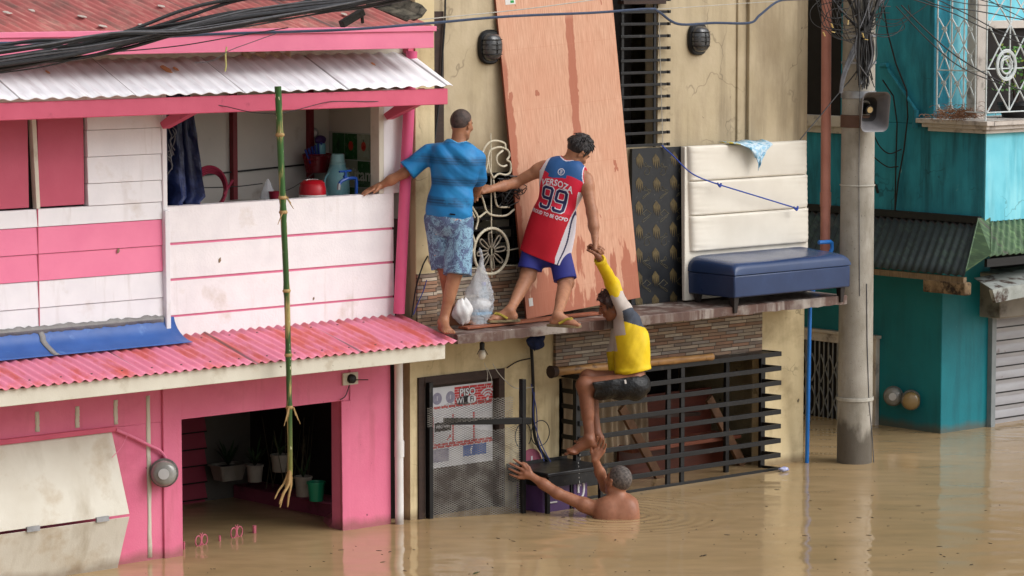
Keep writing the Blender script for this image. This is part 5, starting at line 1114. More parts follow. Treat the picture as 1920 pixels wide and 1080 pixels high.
for k in range(420):
    o = P(1795+random.gauss(0, 24), 205+random.gauss(0, 6), Y=-.02); o.z = 2.79+abs(random.gauss(0, .045)); d = Vector((random.gauss(0, 1), random.gauss(0, 1), random.gauss(0, .35))).normalized()*.07
    cr_.tube([o, o+d*.5+EZ*.012, o+d], [.003, .002, .001], 3, cap=False)
tag(cr_.build('coconut_coir', M('coir', (146, 104, 74), (104, 70, 50), s=30, r=.9), smooth=60), 'heap of brown coconut coir on the balcony sill behind the grille', 'coir', kind='stuff')
bp_ = thing('black_plant_pot', 'black pot with leafy green plant on the teal balcony', 'potted plant', P(1900, 215, Y=-.05)); c = P(1905, 214, Y=-.02); c.z = 2.78
MB().lathe(c, [(.12, 0), (.16, .10), (.17, .105), (.165, .13), (.14, .125)], 24).build('pot', m_black, bp_, smooth=40)
q = MB(); q.tube(spl([c+EZ*.1, c+Vector((-.04, 0, .25)), c+Vector((-.02, .02, .5))], 4), .012, 6).tube(spl([c+EZ*.1, c+Vector((.08, 0, .3)), c+Vector((.14, .02, .55))], 4), .010, 6).build('stem', m_darkbrown, bp_)
q = MB(); mats_ = [M('leaf_green', (70, 116, 50), (96, 140, 60), s=20, r=.5), M('leaf_yellow', (170, 176, 60), (140, 158, 60), s=20, r=.5)]
for k in range(150):
    o = c+Vector((random.gauss(0, .13), random.gauss(0, .08), .18+random.random()*.45)); d = Vector((random.gauss(0, 1), random.gauss(0, 1), random.gauss(0, .7))).normalized(); s_ = d.orthogonal().normalized()*.016; l = .045
    q.k = int(random.random() < .3); q.face([o, o+d*l*.5+s_, o+d*l, o+d*l*.5-s_])
q.build('leaves', mats_, bp_)
tag(MB().tube([P(1660, 123, X=XT-.04), P(1718, 208, X=XT-.04)], .016, 8).tube([P(1718, 206, X=XT-.05), P(1716, 240, X=XT-.05)], .028, 8).tube([P(1652, 124, X=XT-.06), P(1664, 122, X=XT-.06)], .022, 8).build('flag_bracket', m_teal), 'teal painted conduit arm fixed diagonally to the teal wall', 'bracket')

# --- overhead cables
def bundle(name, label, pts, n, spread, r, Y, mats, cat='cables'):
    t = thing(name, label, cat, P(pts[0][0], pts[0][1], Y=Y))
    for k in range(n):
        ox, oy, oz = random.gauss(0, 1)*spread, random.gauss(0, .05), random.gauss(0, 1)*spread
        ph1 = random.uniform(0, 6); path = []
        for i, (x, y) in enumerate(pts):
            e = 1+.5*sin(ph1+i*1.3); path.append(P(x, y, Y=Y)+Vector((0, oy, oz*e)))
        MB().tube(spl(path, 7), random.choice(r), 6).build('cable', mats[k % len(mats)], t)
    return t
YC = -1.15
bundle('cable_bundle', 'thick bundle of black overhead cables sweeping across the red roof', [(-60, 128), (60, 112), (150, 97), (250, 74), (350, 50), (450, 31), (560, 17), (680, 2), (800, -22)], 22, .034, (.005, .007, .009, .013), YC, [m_cable, m_cable, m_cable, m_cableg])
bundle('cable_group', 'looser black overhead cables crossing the pink fascia under the thick bundle', [(-60, 104), (80, 86), (200, 66), (330, 62), (420, 48), (520, 30), (620, 14), (760, -14)], 8, .02, (.004, .006), YC-.05, [m_cable, m_cableg, m_cable])
def wire(name, label, pts, Y, r, m): return tag(MB().tube(pp(pts, Y, 8), r, 6).build(name, m), label, 'cable')
wire('overhead_cable', 'blue grey cable crossing the whole facade above the lamps', [(-40, 82), (120, 78), (260, 72), (400, 64), (640, 56), (800, 44), (950, 31), (1110, 24), (1215, 17), (1235, 22), (1272, 45), (1340, 43), (1405, 43), (1425, 28), (1460, 2), (1500, -2), (1600, -4)], -.75, .010, m_cableb)
wire('thin_cable', 'thin pale wire crossing the top of the plywood', [(786, 37), (900, 26), (1000, 15), (1110, 0), (1180, -10)], -.7, .004, m_cablew)
wire('thin_cable', 'thin pale wire running from the plywood top to the pole', [(1100, 24), (1250, 16), (1400, 6), (1530, -2)], -.72, .003, m_cablew)
wire('drop_cable', 'dark cable hanging down the beige wall left of the oval lamp', [(835, -10), (834, 40), (830, 100), (827, 160), (820, 220), (815, 260)], -.03, .008, m_cable)
wire('drop_cable', 'dark cable slanting down the pilaster to the stone cladding', [(802, 480), (792, 500), (780, 540), (772, 595)], -.12, .006, m_cable)
wire('blue_string', 'blue string hanging beside the stone cladding and pink pipe', [(800, 525), (794, 545), (785, 565), (775, 590)], -.12, .004, M('blue_string', (60, 74, 150), bump=0))
wire('thin_cable', 'thin white cord hanging down beside the barred window to the blue rope', [(1236, 20), (1238, 120), (1242, 240), (1243, 272)], -.1, .003, m_cablew)
wire('sagging_wire', 'sagging thin wire in front of the pink fascia left of the bamboo', [(200, 98), (280, 92), (350, 84), (420, 72), (480, 62), (540, 52)], -1.0, .004, m_cable)
wire('sagging_wire', 'pale wire dropping from the fascia to the white awning ridge', [(365, 118), (400, 113), (430, 95), (470, 80), (520, 62)], -.8, .003, m_cableg)
wire('plastic_strip', 'yellow plastic strip dangling over the white awning', [(425, 88), (423, 105), (424, 122), (422, 134)], -.62, .006, M('yellow_strip', (206, 204, 130), bump=0))
wire('guy_wire', 'black wire slanting from the pole down behind the headboard', [(1665, -20), (1620, 110), (1560, 190), (1500, 262)], -.42, .005, m_cable)
tag(MB().bar(P(640, 46, Y=-.9), P(680, 22, Y=-.9), .05, .05).bar(P(678, 22, Y=-.9), P(680, 44, Y=-.9), .02, .02).build('cable_clamp', M('charred_bracket', (44, 42, 38), (30, 28, 26), s=14, bump=1), bevel=.006), 'charred black bracket carrying the bundle above the pink fascia', 'bracket')
# vertical bundle beside the pole
vb = thing('pole_cable_bundle', 'dense vertical bundle of black cables hanging beside the pole above the loudspeaker', 'cables', P(1622, 100, Y=-.5))
for k in range(34):
    x0 = 1622+random.gauss(0, 26); x1 = 1622+random.gauss(0, 7); x2 = 1620+random.gauss(0, 8); Y = -.52+random.gauss(0, .03)
    MB().tube(pp([(x0, -20), (x0*.5+x1*.5, 30), (x1, 70), (x1+random.gauss(0, 3), 110), (x2, 160+random.uniform(-20, 8))], Y, 5), random.choice((.004, .006, .009)), 5).build('cable', [m_cable, m_cable, m_cableg][k % 3], vb)
for k in range(5):
    Y = -.5; MB().tube(pp([(1660+k*4-10, -10), (1630-k*3, 50), (1590-k*2, 130), (1578-k, 175)], Y, 5), random.choice((.006, .012)), 6).build('cable', m_cableg, vb)
lp_ = MB()
for k in range(12):
    cx, cy = random.uniform(1560, 1680), random.uniform(-10, 50); w_, h = random.uniform(20, 60), random.uniform(15, 45)
    lp_.tube(spl([P(cx+w_*cos(a)*(1+.2*sin(3*a+k)), cy+h*sin(a), Y=-.55+.02*k/3) for a in np.linspace(0, 2*pi*.8, 9)], 4), .0035, 5)
for k in range(7): lp_.tube(pp([(1530+k*6, 0), (1545+k*8, 50+k*4), (1580+k*5, 75), (1640, 60-k*6)], -.55, 5), .003, 5)
tag(lp_.build('slack_loops', m_cable), 'slack loops of thin black wire in front of the pole top', 'wires')
TL = ['yellow tag at the far left, before the dark window by the orange pipe', 'yellow tag on the orange pipe, lowest of its pair', 'yellow tag in front of the concrete pole, highest on it', 'pale tag on the orange pipe, uppermost of its pair', 'yellow tag at the right rim of the pole', 'orange tag just below the one at the right rim of the pole']
ym = M('yellow_tag', (206, 168, 60), (220, 200, 150), s=40, bump=0)
for k, (x, y) in enumerate(((1545, 64), (1562, 60), (1590, 42), (1560, 48), (1618, 66), (1624, 74))):
    o = P(x, y, Y=-.60); d = Vector((random.uniform(-1, 1), 0, random.uniform(-1, 1))).normalized()
    tag(MB().bar(o-d*.02, o+d*.02, .012, .004).build('cable_tag', ym), TL[k], 'tag', 'yellow tags on the wires')
tag(MB().box(4.36, 4.60, -.56, -.50, 3.84, 3.875).build('terminal_box', m_metal, bevel=.004), 'pale terminal strip at the top edge before the orange pipe', 'box')
WL = ['black wire running highest from the pole towards the right edge', 'black wire sloping to the right edge at the middle of the balcony ring', 'black wire sagging lowest across the balcony ring', 'black wire ending at the balcony ring', 'thin black wire almost level across the top right corner', 'black wire over the side grille, reaching the right edge just above the ring', 'short thin wire near level in the top right corner', 'short steep wire in the top right corner above the window']
# wires to the right over the teal house
for k, (pts, r) in enumerate((([(1690, -20), (1760, 10), (1840, 22), (1960, 45)], .005), ([(1700, -5), (1780, 22), (1850, 55), (1960, 100)], .005), ([(1690, 10), (1740, 60), (1800, 110), (1890, 160), (1960, 180)], .006), ([(1680, 12), (1740, 75), (1800, 125), (1880, 160)], .005), ([(1720, -15), (1800, 5), (1870, 12), (1960, 20)], .004), ([(1740, -10), (1820, 30), (1880, 60), (1960, 78)], .005), ([(1790, -15), (1870, 8), (1960, 25)], .004), ([(1830, -15), (1880, 15), (1960, 55)], .004))):
    o = MB().tube(pp(pts, -.8, 7), r, 5).build('overhead_wire', m_cable); tag(o, WL[k], 'wire', 'wires fanning over the teal balcony')
wl_ = MB(); wl_.tube([P(x, y, X=XT-.05) for x, y in ((1655, 0), (1664, 60), (1680, 120), (1700, 170), (1702, 220), (1695, 280), (1684, 340), (1678, 395))], .008, 6)
wl_.tube([P(x, y, X=XT-.05) for x, y in ((1655, 150), (1675, 180), (1682, 230), (1680, 300), (1678, 390))], .007, 6)
wl_.tube(spl([P(x, y, X=XT-.08) for x, y in ((1636, 248), (1650, 275), (1668, 288), (1690, 280))], 5), .006, 6).tube(spl([P(x, y, X=XT-.08) for x, y in ((1630, 285), (1645, 300), (1665, 313), (1684, 312))], 5), .006, 6)
wl_.tube(spl([P(x, y, X=XT-.08) for x, y in ((1628, 290), (1636, 330), (1645, 355))], 5), .006, 6).tube([P(1642, 346, X=XT-.08), P(1646, 362, X=XT-.08)], .014, 6)
tag(wl_.build('wall_cables', m_cable), 'sagging black cables running down the teal wall beside the speaker', 'cables')

# --- flotsam
q = MB(); c = P(1470, 882, Z=.01); blob(q, c+EZ*.01, (.05, .03, .018), 5, .15, 8)
tag(q.build('floating_plastic', M('bag_white', (206, 208, 226), (110, 120, 200), s=18, bump=.3), smooth=80), 'crumpled white and blue plastic floating at the corner of the grille', 'plastic')
for (x, y, l, lab) in ((893, 1074, .05, 'green leaf floating near the bottom edge below the gate'), (1518, 790, .05, 'dark leaf floating beside the blue pipe'), (1322, 1041, .03, 'thin brown twig floating in the open water')):
    c = P(x, y, Z=.004); q = MB(); q.face([c+Vector((-l, -l*.4, 0)), c+Vector((0, -.008, .002)), c+Vector((l, l*.4, 0)), c+Vector((0, .012, .002))]); tag(q.build('floating_leaf' if 'leaf' in lab else 'floating_twig', M('wet_leaf', (62, 82, 44) if 'green' in lab else (50, 40, 30)), solid=.002), lab, 'leaf' if 'leaf' in lab else 'twig')
sc = [MB()]
for k in range(260):
    x, y = random.uniform(240, 1900), random.uniform(900, 1076); c = P(x, y, Z=.003)
    if c.y > -.3: continue
    l = random.choice((.004, .006, .008, .012, .022)); a = random.uniform(0, 6.28); d = Vector((cos(a), sin(a), 0))*l; s_ = Vector((-sin(a), cos(a), 0))*l*.3; sc[0].face([c-d, c-s_, c+d, c+s_])
tag(sc[0].build('debris_specks', m_darkbrown, solid=.002), 'tiny dark specks of debris scattered on the brown water', 'debris', kind='stuff')
# ================================================================== PEOPLE
Fh = nrm((Fv[0], Fv[1], 0)); UPz = np.array([0, 0, 1.])
def dep(p): return float((np.array(p)-CP) @ Fv)
def Q(px, py, t): return np.array(CP+ray(px, py)*t)
def MS(name, c, c2, r=.5, hairs=False):
    q = NT(name); col = q.mix(q.ramp(q.noise(9, det=5), .3, .7), lin(c), lin(c2)); col = q.mix(q.math('MULTIPLY', q.ramp(q.noise(34), .45, .7), .22), col, lin((90, 50, 36)))
    q.b.inputs['Subsurface Weight'].default_value = .08; q.b.inputs['Subsurface Radius'].default_value = (.02, .008, .004); q.b.inputs['Subsurface Scale'].default_value = .3
    q.bump(q.noise(160), .2, .002); return q.out(col, r)
sk_a = MS('skin_tan', (166, 116, 86), (146, 98, 72)); sk_b = MS('skin_tan_warm', (172, 122, 94), (152, 104, 78)); sk_c = MS('skin_brown', (142, 92, 68), (120, 76, 56), .48); sk_d = MS('skin_brown_wet', (164, 112, 86), (144, 94, 70), .42)
def hairmat(name, c, c2, sc=60, r=.6): return M(name, c, c2, s=sc, r=r, bump=.9, bs=220, bd=.004)
m_eye = M('eye_dark', (24, 16, 14), bump=0, r=.2)

def frame(J):
    up = nrm(J['neck']-J['pel']); rt = J['rs']-J['ls']; rt = nrm(rt-up*(rt@up)); f = np.cross(up, rt); return rt, f, up
def torso(J, g=0., w=1., k=.05, hipw=1., belly=0):
    rt, f, up = frame(J); A = (rt, f, up); D = J['neck']-J['pel']; p = J['pel']; L = np.linalg.norm(D)/.5
    return [ell(p+D*.72, A, ((.160*w+g), .105*w+g, .17*L+g), k), ell(p+D*.42+f*belly, A, (.132*w+g, .098*w+g, .16*L+g), k), ell(p+D*.06, A, (.148*w*hipw+g, .108*w+g, .115*L+g), k),
            cone(p+D*.93-rt*.03, J['ls'], .052*w+g, .050*w+g, k), cone(p+D*.93+rt*.03, J['rs'], .052*w+g, .050*w+g, k),
            ell(p+D*.80-f*.045-rt*.075*w, A, (.075*w+g, .055*w+g, .10*L+g), k), ell(p+D*.80-f*.045+rt*.075*w, A, (.075*w+g, .055*w+g, .10*L+g), k)]
def arm(s, e, w, g=0, m=1., k=.022):
    s, e, w = map(np.array, (s, e, w)); 
    return [cone(s, e, .047*m+g, .036*m+g, k), ell(s*.8+e*.2, np.eye(3), [.052*m+g]*3, k), cone(e, e*.45+w*.55, .037*m+g, .036*m+g, k), cone(e*.5+w*.5, w, .034*m+g, .024*m+g, k)]
def leg(h, kn, a, g=0, m=1., k=.03, back=None):
    h, kn, a = map(np.array, (h, kn, a)); b = nrm(a-kn); bk = back if back is not None else -Fh; c = kn*.68+a*.32+bk*.014
    return [cone(h, kn, .080*m+g, .052*m+g, k), cone(kn, a, .048*m+g, .033*m+g, k), cone(kn*.85+a*.15+bk*.012, kn*.45+a*.55+bk*.006, .046*m+g, .034*m+g, k), ell(kn, np.eye(3), [.052*m+g]*3, k)]
def hand(w, d, n, t, m=1., curl=.3, spread=1., thumb=.5):
    """wrist, finger direction, palm normal (fingers curl towards it), thumb-side direction"""
    w = np.array(w, float); d = nrm(d); n = np.array(n, float); n = nrm(n-d*(n@d)); t0 = np.array(t, float); t_ = nrm(np.cross(n, d)); t_ = t_ if t_@t0 > 0 else -t_
    out = [cone(w, w+d*.045*m, .024*m, .022*m, .012)]
    for i, (o, l, r) in enumerate(((.028, .92, .0095), (.0095, 1.0, .010), (-.0095, .95, .0095), (-.027, .76, .0085))):
        kn = w+d*(.088-.004*abs(i-1))*m+t_*o*m*spread; out.append(cone(w+d*.02*m+t_*o*.55*m, kn, .016*m, .0125*m, .012))
        dd = nrm(d+t_*o*5*(spread-1)); p = kn; a = curl*(1+.12*i)
        for j, sl in enumerate((.040, .026, .021)):
            c, s_ = cos(a*(j+.6)), sin(a*(j+.6)); q = p+(dd*c+n*s_)*sl*l*m; out.append(cone(p, q, r*m*(1-.1*j), r*m*(.92-.1*j), .004)); p = q
    b = w+d*.022*m+t_*.022*m; k1 = b+(d*.55+t_*.65+n*.25*thumb)*.038*m; k2 = k1+nrm(d*.8+t_*.35+n*thumb)*.03*m; k3 = k2+nrm(d*.9+t_*.05+n*thumb*1.3)*.024*m
    return out+[cone(b, k1, .016*m, .0125*m, .01), cone(k1, k2, .0115*m, .0105*m, .004), cone(k2, k3, .0105*m, .0085*m, .004)]
def foot(a, d, m=1., up=UPz, toe=0.):
    a = np.array(a, float); d = nrm(d); up = nrm(up); s = np.cross(d, up); h = .055*m
    ball = a-up*(h-.004)+d*.125*m; out = [ell(a-up*h*.72-d*.022*m, (d, s, up), (.038*m, .03*m, .034*m), .02), cone(a-up*(h-.012)-d*.02*m, ball, .028*m, .022*m, .025), cone(a+d*.01*m, ball+up*.008*m-d*.03*m, .033*m, .026*m, .03), ell(a, (d, s, up), (.034*m, .036*m, .03*m), .015),
        ell(ball, (d, s, up), (.035*m, .043*m, .018*m), .02)]
    for i in range(5):
        o = (i-2)*.0165*m; b = ball+s*o+d*.018*m-up*.004*m; L = (.036, .034, .032, .028, .024)[i if J_FLIP[0] else 4-i]*m; r = (.011, .0085, .008, .0078, .0075)[i if J_FLIP[0] else 4-i]*m
        out.append(cone(b, b+nrm(d-up*.12+up*toe)*L, r*1.1, r, .006))
    return out
J_FLIP = [False]
def headp(c, f, u, m=1.):
    c = np.array(c, float); f = nrm(f); u = nrm(u-f*(u@f)); r = np.cross(f, u); A = (r, f, u)
    P_ = lambda x, y, z: c+(r*x+f*y+u*z)*m
    pr = [ell(P_(0, -.012, .028), A, np.array((.074, .094, .088))*m, .03), ell(P_(0, .022, -.03), A, np.array((.058, .068, .075))*m, .03), ell(P_(0, .05, -.092), A, np.array((.027, .026, .022))*m, .025),
          cone(P_(-.05, .0, -.065), P_(-.015, .052, -.092), .018*m, .018*m, .025), cone(P_(.05, .0, -.065), P_(.015, .052, -.092), .018*m, .018*m, .025),
          cone(P_(0, .086, .012), P_(0, .108, -.028), .008*m, .013*m, .012), ell(P_(-.011, .098, -.033), A, np.array((.009, .009, .008))*m, .006), ell(P_(.011, .098, -.033), A, np.array((.009, .009, .008))*m, .006),
          cone(P_(-.035, .078, .022), P_(.035, .078, .022), .009*m, .009*m, .014), ell(P_(0, .085, -.055), A, np.array((.024, .011, .006))*m, .005), ell(P_(0, .083, -.067), A, np.array((.021, .011, .007))*m, .005),
          ell(P_(-.042, .062, -.02), A, np.array((.02, .02, .018))*m, .02), ell(P_(.042, .062, -.02), A, np.array((.02, .02, .018))*m, .02)]
    for s in (-1, 1):
        pr += [ell(P_(s*.078, -.008, -.008), (r, nrm(f*.9-u*.2), u), np.array((.009, .019, .031))*m, .006), ell(P_(s*.083, -.016, .012), A, np.array((.008, .014, .014))*m, .006)]
    return pr, P_, A
def eyes(P_, A, m, par):
    for s in (-1, 1): MB().lathe(Vector(P_(s*.031, .071, .003)), [(.004*m, -.008*m), (.013*m, -.003*m), (.014*m, .004*m), (.009*m, .010*m)], 12, Vector(A[1])).build('eye', m_eye, par, smooth=80)
    for s in (-1, 1): MB().tube(spl([Vector(P_(s*.048, .071, .022)), Vector(P_(s*.032, .086, .029)), Vector(P_(s*.014, .088, .025))], 3), .0035*m, 5).build('eyebrow', m_eye, par)
def subsd(prims):
    def f(X, Y, Z):
        D = None
        for p in prims:
            ba = p[2]-p[1]; L = ba@ba; x = X-p[1][0]; y = Y-p[1][1]; z = Z-p[1][2]; t = np.clip((x*ba[0]+y*ba[1]+z*ba[2])/L, 0, 1)
            d = np.sqrt((x-t*ba[0])**2+(y-t*ba[1])**2+(z-t*ba[2])**2)-(p[3]+(p[4]-p[3])*t); D = d if D is None else np.minimum(D, d)
        return D
    return f
def folds(dirs, amp):
    def f(X, Y, Z):
        o = 0
        for (d, fr, w, q) in dirs:
            a = X*d[0]+Y*d[1]+Z*d[2]; b = X*w[0]+Y*w[1]+Z*w[2]; s_ = np.sin(a*fr+2.2*np.sin(b*q+1)); o = o+np.sign(s_)*np.abs(s_)**1.5*(0.55+.45*np.sin(b*q*.7+a*6))
        return o*amp
    return f
def combine(dispf, sub):
    # subtracting is done by pushing the field up inside the hole
    def g(X, Y, Z, V=None): return dispf(X, Y, Z) if dispf else 0*X
    return g
def cloth(name, prims, h, mats, par, clips=(), disp=None, sub=None, region=None):
    if sub is None: return sdf_mesh(name, prims, h, mats, par, clips=clips, disp=disp, region=region)
    sf = subsd(sub)
    def dd(X, Y, Z): return (disp(X, Y, Z) if disp else 0*X)+np.maximum(0, -sf(X, Y, Z))*3.0
    return sdf_mesh(name, prims, h, mats, par, clips=clips, disp=dd, region=region)
def LEGC(h, kn, t, r0, r1, k=.03):
    """trouser leg ending in a flat hem at fraction t of the thigh"""
    h, kn = np.array(h), np.array(kn); e = h+(kn-h)*t; d = nrm(kn-h); return cone(h, e+d*.08, r0, r1, k, clip=(e, d))

# ---------------- man in the blue shirt
t1 = dep(P(845, 500, Y=-.40))
J = dict(pel=Q(840, 408, t1), neck=Q(858, 275, t1-.02), head=Q(866, 234, t1-.0), ls=Q(803, 289, t1+.02), rs=Q(893, 300, t1-.0), le=Q(757, 325, t1+.0), lw=np.array(P(712, 349, Y=.0)), re=Q(896, 345, t1+.14), rw=Q(888, 372, t1+.30),
         lhip=Q(820, 412, t1+.02), rhip=Q(861, 415, t1-.0), lk=Q(836, 503, t1+.06), rk=Q(855, 505, t1-.05), la=np.array(P(846, 592, Z=1.53)), ra=np.array(P(831, 603, Z=1.527)))
mn = thing('person', 'barefoot man in blue shirt and floral shorts, one hand on the white parapet', 'person', tuple(J['ra']-np.array([0, 0, .08])))
rt, f, up = frame(J); fd = nrm(Fh*.80+Rv*.55-UPz*.14); hp, P_, A = headp(J['head'], fd, UPz+fd*.1, .93)
body = torso(J)+arm(J['ls'], J['le'], J['lw'])+arm(J['rs'], J['re'], J['rw'])+leg(J['lhip'], J['lk'], J['la'])+leg(J['rhip'], J['rk'], J['ra'], m=1.02)
body += [cone(J['neck']-up*.02, J['head']-up*.03-fd*.02, .054, .05, .03)]+hp
body += hand(J['lw'], nrm(np.array(P(684, 360, Y=.02))-J['lw']), -UPz, -Fh, curl=.12, spread=1.25, thumb=.2)+hand(J['rw'], Fh+UPz*.2, -UPz, -Rv, curl=.8)
tr = nrm(np.array(P(872, 629, Z=1.46))-np.array(P(834, 612, Z=1.46))); J_FLIP[0] = True
body += foot(J['ra'], tr, 1.02)+foot(J['la'], nrm(Rv*.9+Fh*.1), 1.0)
sdf_mesh('body', body, .0048, sk_a, mn)
eyes(P_, A, 1, mn)
hc = [ell(P_(0, -.014, .030), A, (.074, .0925, .087), .01)]; nn = nrm(-fd*.62+UPz*.55)
sdf_mesh('hair', hc, .004, hairmat('cropped_black_hair', (46, 38, 36), (86, 70, 64), 34), mn, clips=[(P_(0, -.012, .014), -nn), (P_(0, -.03, -.052), np.array([0, 0, -1.]))])
def mat_blueshirt():
    q = NT('blue_striped_shirt'); o = q.n('ShaderNodeCombineXYZ'); x, y, z = q.sep(); lat = q.math('ADD', q.math('MULTIPLY', x, rt[0]), q.math('MULTIPLY', y, rt[1]))
    zz = q.math('ADD', z, q.math('MULTIPLY', lat, .06)); wv = q.noise(5, (1, 1, 1), det=2)
    s_ = q.math('SINE', q.math('ADD', q.math('MULTIPLY', zz, 42), q.math('MULTIPLY', wv, 1.6))); f_ = q.ramp(s_, -.1, .8)
    ln = q.ramp(q.math('SINE', q.math('MULTIPLY', zz, 330)), .0, .9); fine = q.math('MULTIPLY', f_, q.math('ADD', .55, q.math('MULTIPLY', ln, .3)))
    side = q.ramp(q.noise(3, (1, 1, .3)), .35, .6); col = q.mix(q.math('MULTIPLY', fine, q.math('ADD', .62, q.math('MULTIPLY', side, .38))), lin((24, 116, 176)), lin((14, 30, 52)))
    col = q.mix(q.ramp(q.noise(7), .55, .75), col, lin((34, 134, 192))) ; q.bump(q.noise(220), .3, .002); return q.out(col, .55)
m_bshirt = mat_blueshirt(); m_bshirt2 = M('shirt_light_seam', (92, 172, 214), (70, 150, 196), r=.6)
D = J['neck']-J['pel']; nh = [cone(J['neck']+up*.02, J['neck']+up*.12, .056, .062)]; hem = J['pel']-up*.015
sl = lambda s, e, t, r0, r1: cone(s, s+(e-s)*(t+.2), r0, r1, .035, clip=(s+(e-s)*t, nrm(e-s)))
shirt = torso(J, g=.018, w=1.0)+[ell(J['pel']+D*.20, (rt, f, up), (.168, .125, .16), .04), sl(J['ls'], J['le'], .86, .062, .082), sl(J['rs'], J['re'], .85, .062, .078)]
dirs = [(nrm(rt*.55+up*.75), 62, rt, 9), (nrm(rt*.8+up*.3), 34, up, 11)]
nf = subsd(nh); ssl = subsd([cone(J['ls']-up*.12, J['ls']+up*.10, .004, .004), cone(J['rs']-up*.3, J['rs']+up*.06, .003, .003)])
cloth('shirt', shirt, .0048, [m_bshirt, m_bshirt2], mn, clips=[(hem, nrm(-up+rt*.12))], disp=folds(dirs, .0045), sub=nh, region=lambda c: (nf(c[:, 0], c[:, 1], c[:, 2]) < .012).astype(int))
def mat_floral():
    q = NT('floral_shorts'); v = q.noise(11, (1, 1, 1), det=5, rough=.75, dist=1.6); col = q.mix(q.ramp(v, .46, .54), lin((86, 100, 132)), lin((128, 164, 186)))
    col = q.mix(q.ramp(q.noise(44, (1, 1, 1), det=3, dist=3), .56, .60), col, lin((60, 76, 106))); col = q.mix(q.ramp(q.noise(13, det=3, dist=1), .70, .72), col, lin((204, 150, 126)))
    q.bump(q.noise(200), .3, .002); return q.out(col, .8)
pl = [ell(J['pel']-up*.02, (rt, f, up), (.160, .128, .14), .04), LEGC(J['lhip']-Rv*.012, J['lk']-Rv*.01, .98, .088, .092, .010), LEGC(J['rhip']+Rv*.012, J['rk']+Rv*.012, 1.12, .094, .106, .010)]
sdf_mesh('shorts', pl, .0048, mat_floral(), mn, clips=[(J['pel']+up*.07, up)], disp=folds([(rt, 58, UPz, 6), (nrm(rt+up), 40, rt, 8)], .0035))
MB().tube(spl([Vector(J['pel']+up*.03-f*.135+rt*x) for x in (.02, .05, .03, .06, .045)], 3), .006, 5).build('drawstring', m_cable, mn)

def locks(P_, A, m, n, par, mat, L=.05, seed=1, back=True, zmin=-.02):
    r_ = random.Random(seed); q = MB(); k = 0
    while k < n:
        a, b = r_.uniform(0, 6.28), math.acos(r_.uniform(-.35, 1)); d = (sin(b)*cos(a), sin(b)*sin(a), cos(b))
        if d[1] > .45 and d[2] < .62 or d[2] < zmin-.35*max(0, d[1]): continue
        o = np.array((d[0]*.074, -.014+d[1]*.094, .030+d[2]*.088))
        t = nrm(np.array((d[0]*.5, d[1]*.2+.5 if d[2] > .55 and d[1] > -.2 else d[1]*.3, -.9 if d[2] < .6 else .1))+np.array([r_.gauss(0, .35) for _ in range(3)])); t = nrm(t-np.array(d)*(t@np.array(d))*.8)
        p = [o*1.0, o+t*L*.5+np.array(d)*.009, o+t*L+np.array(d)*r_.uniform(-.002, .008)]
        q.tube([Vector(P_(*x)) for x in p], [.0065*m, .005*m, .001], 5, cap=False); k += 1
    q.build('hair_locks', mat, par, smooth=80)
# ---------------- man in the red jersey
t2 = dep(P(1040, 470, Y=-.42))
J = dict(pel=Q(1027, 452, t2+.02), neck=Q(1066, 305, t2-.06), head=Q(1084, 283, t2-.07), ls=Q(1021, 314, t2-.0), rs=Q(1098, 336, t2-.10), le=Q(966, 343, t2+.05), lw=np.array(P(921, 354, Y=-.17)), re=Q(1110, 398, t2-.16), rw=Q(1116, 447, t2-.22),
         lhip=Q(1004, 458, t2+.03), rhip=Q(1050, 466, t2-.0), lk=Q(990, 517, t2-.0), rk=Q(1061, 530, t2-.06), la=np.array(P(956, 583, Z=1.555)), ra=np.array(P(1045, 592, Z=1.555)))
GR = J['rw']   # where the hands join
mn = thing('person', 'man in a red and blue number 99 basketball jersey bending to pull the boy up', 'person', tuple(J['ra']-np.array([0, 0, .08])))
rt, f, up = frame(J); fd = nrm(Rv*.62+Fh*.52-UPz*.66); hu = nrm(UPz*.8+Rv*.55); hp, P_, A = headp(J['head'], fd, hu, 1.0)
body = torso(J)+arm(J['ls'], J['le'], J['lw'], m=1.08)+arm(J['rs'], J['re'], J['rw'], m=1.12)+leg(J['lhip'], J['lk'], J['la'], m=1.05)+leg(J['rhip'], J['rk'], J['ra'], m=1.05)
body += [cone(J['neck']-up*.03, J['head']-hu*.03-fd*.02, .056, .05, .03)]+hp
body += hand(J['lw'], nrm(np.array(P(898, 357, Y=-.14))-J['lw']), nrm(-UPz+Fh), UPz+Fh, curl=.75, thumb=.6)
gd_ = nrm(Q(1118, 478, t2-.24)-J['rw']); body += hand(J['rw'], gd_, nrm(Rv*.9-Fh*.2), Fh, curl=1.15, thumb=.9, m=1.05)
J_FLIP[0] = False; ltoe = nrm(-Rv*.85-Fh*.25); rtoe = nrm(Rv*.8-Fh*.35); ltoe[2] = rtoe[2] = 0
body += foot(J['la'], ltoe)+foot(J['ra'], rtoe)
sdf_mesh('body', body, .0048, sk_b, mn); eyes(P_, A, 1, mn)
hr = [ell(P_(0, -.018, .034), A, (.080, .100, .093), .02), cone(P_(0, .02, .10), P_(0, -.06, .09), .035, .03, .03), cone(P_(-.062, .02, .0), P_(-.062, .01, .04), .016, .02, .02), cone(P_(.062, .02, .0), P_(.062, .01, .04), .016, .02, .02)]
nn = nrm(-fd*.55+hu*.62); sdf_mesh('hair', hr, .004, hairmat('black_hair', (26, 23, 24), (56, 50, 50), 50, .4), mn, clips=[(P_(0, .0, .012), -nn), (P_(0, -.03, -.062), -hu)], disp=folds([(A[0], 150, A[2], 20), (nrm(A[0]+A[1]), 110, A[2], 30)], .004))
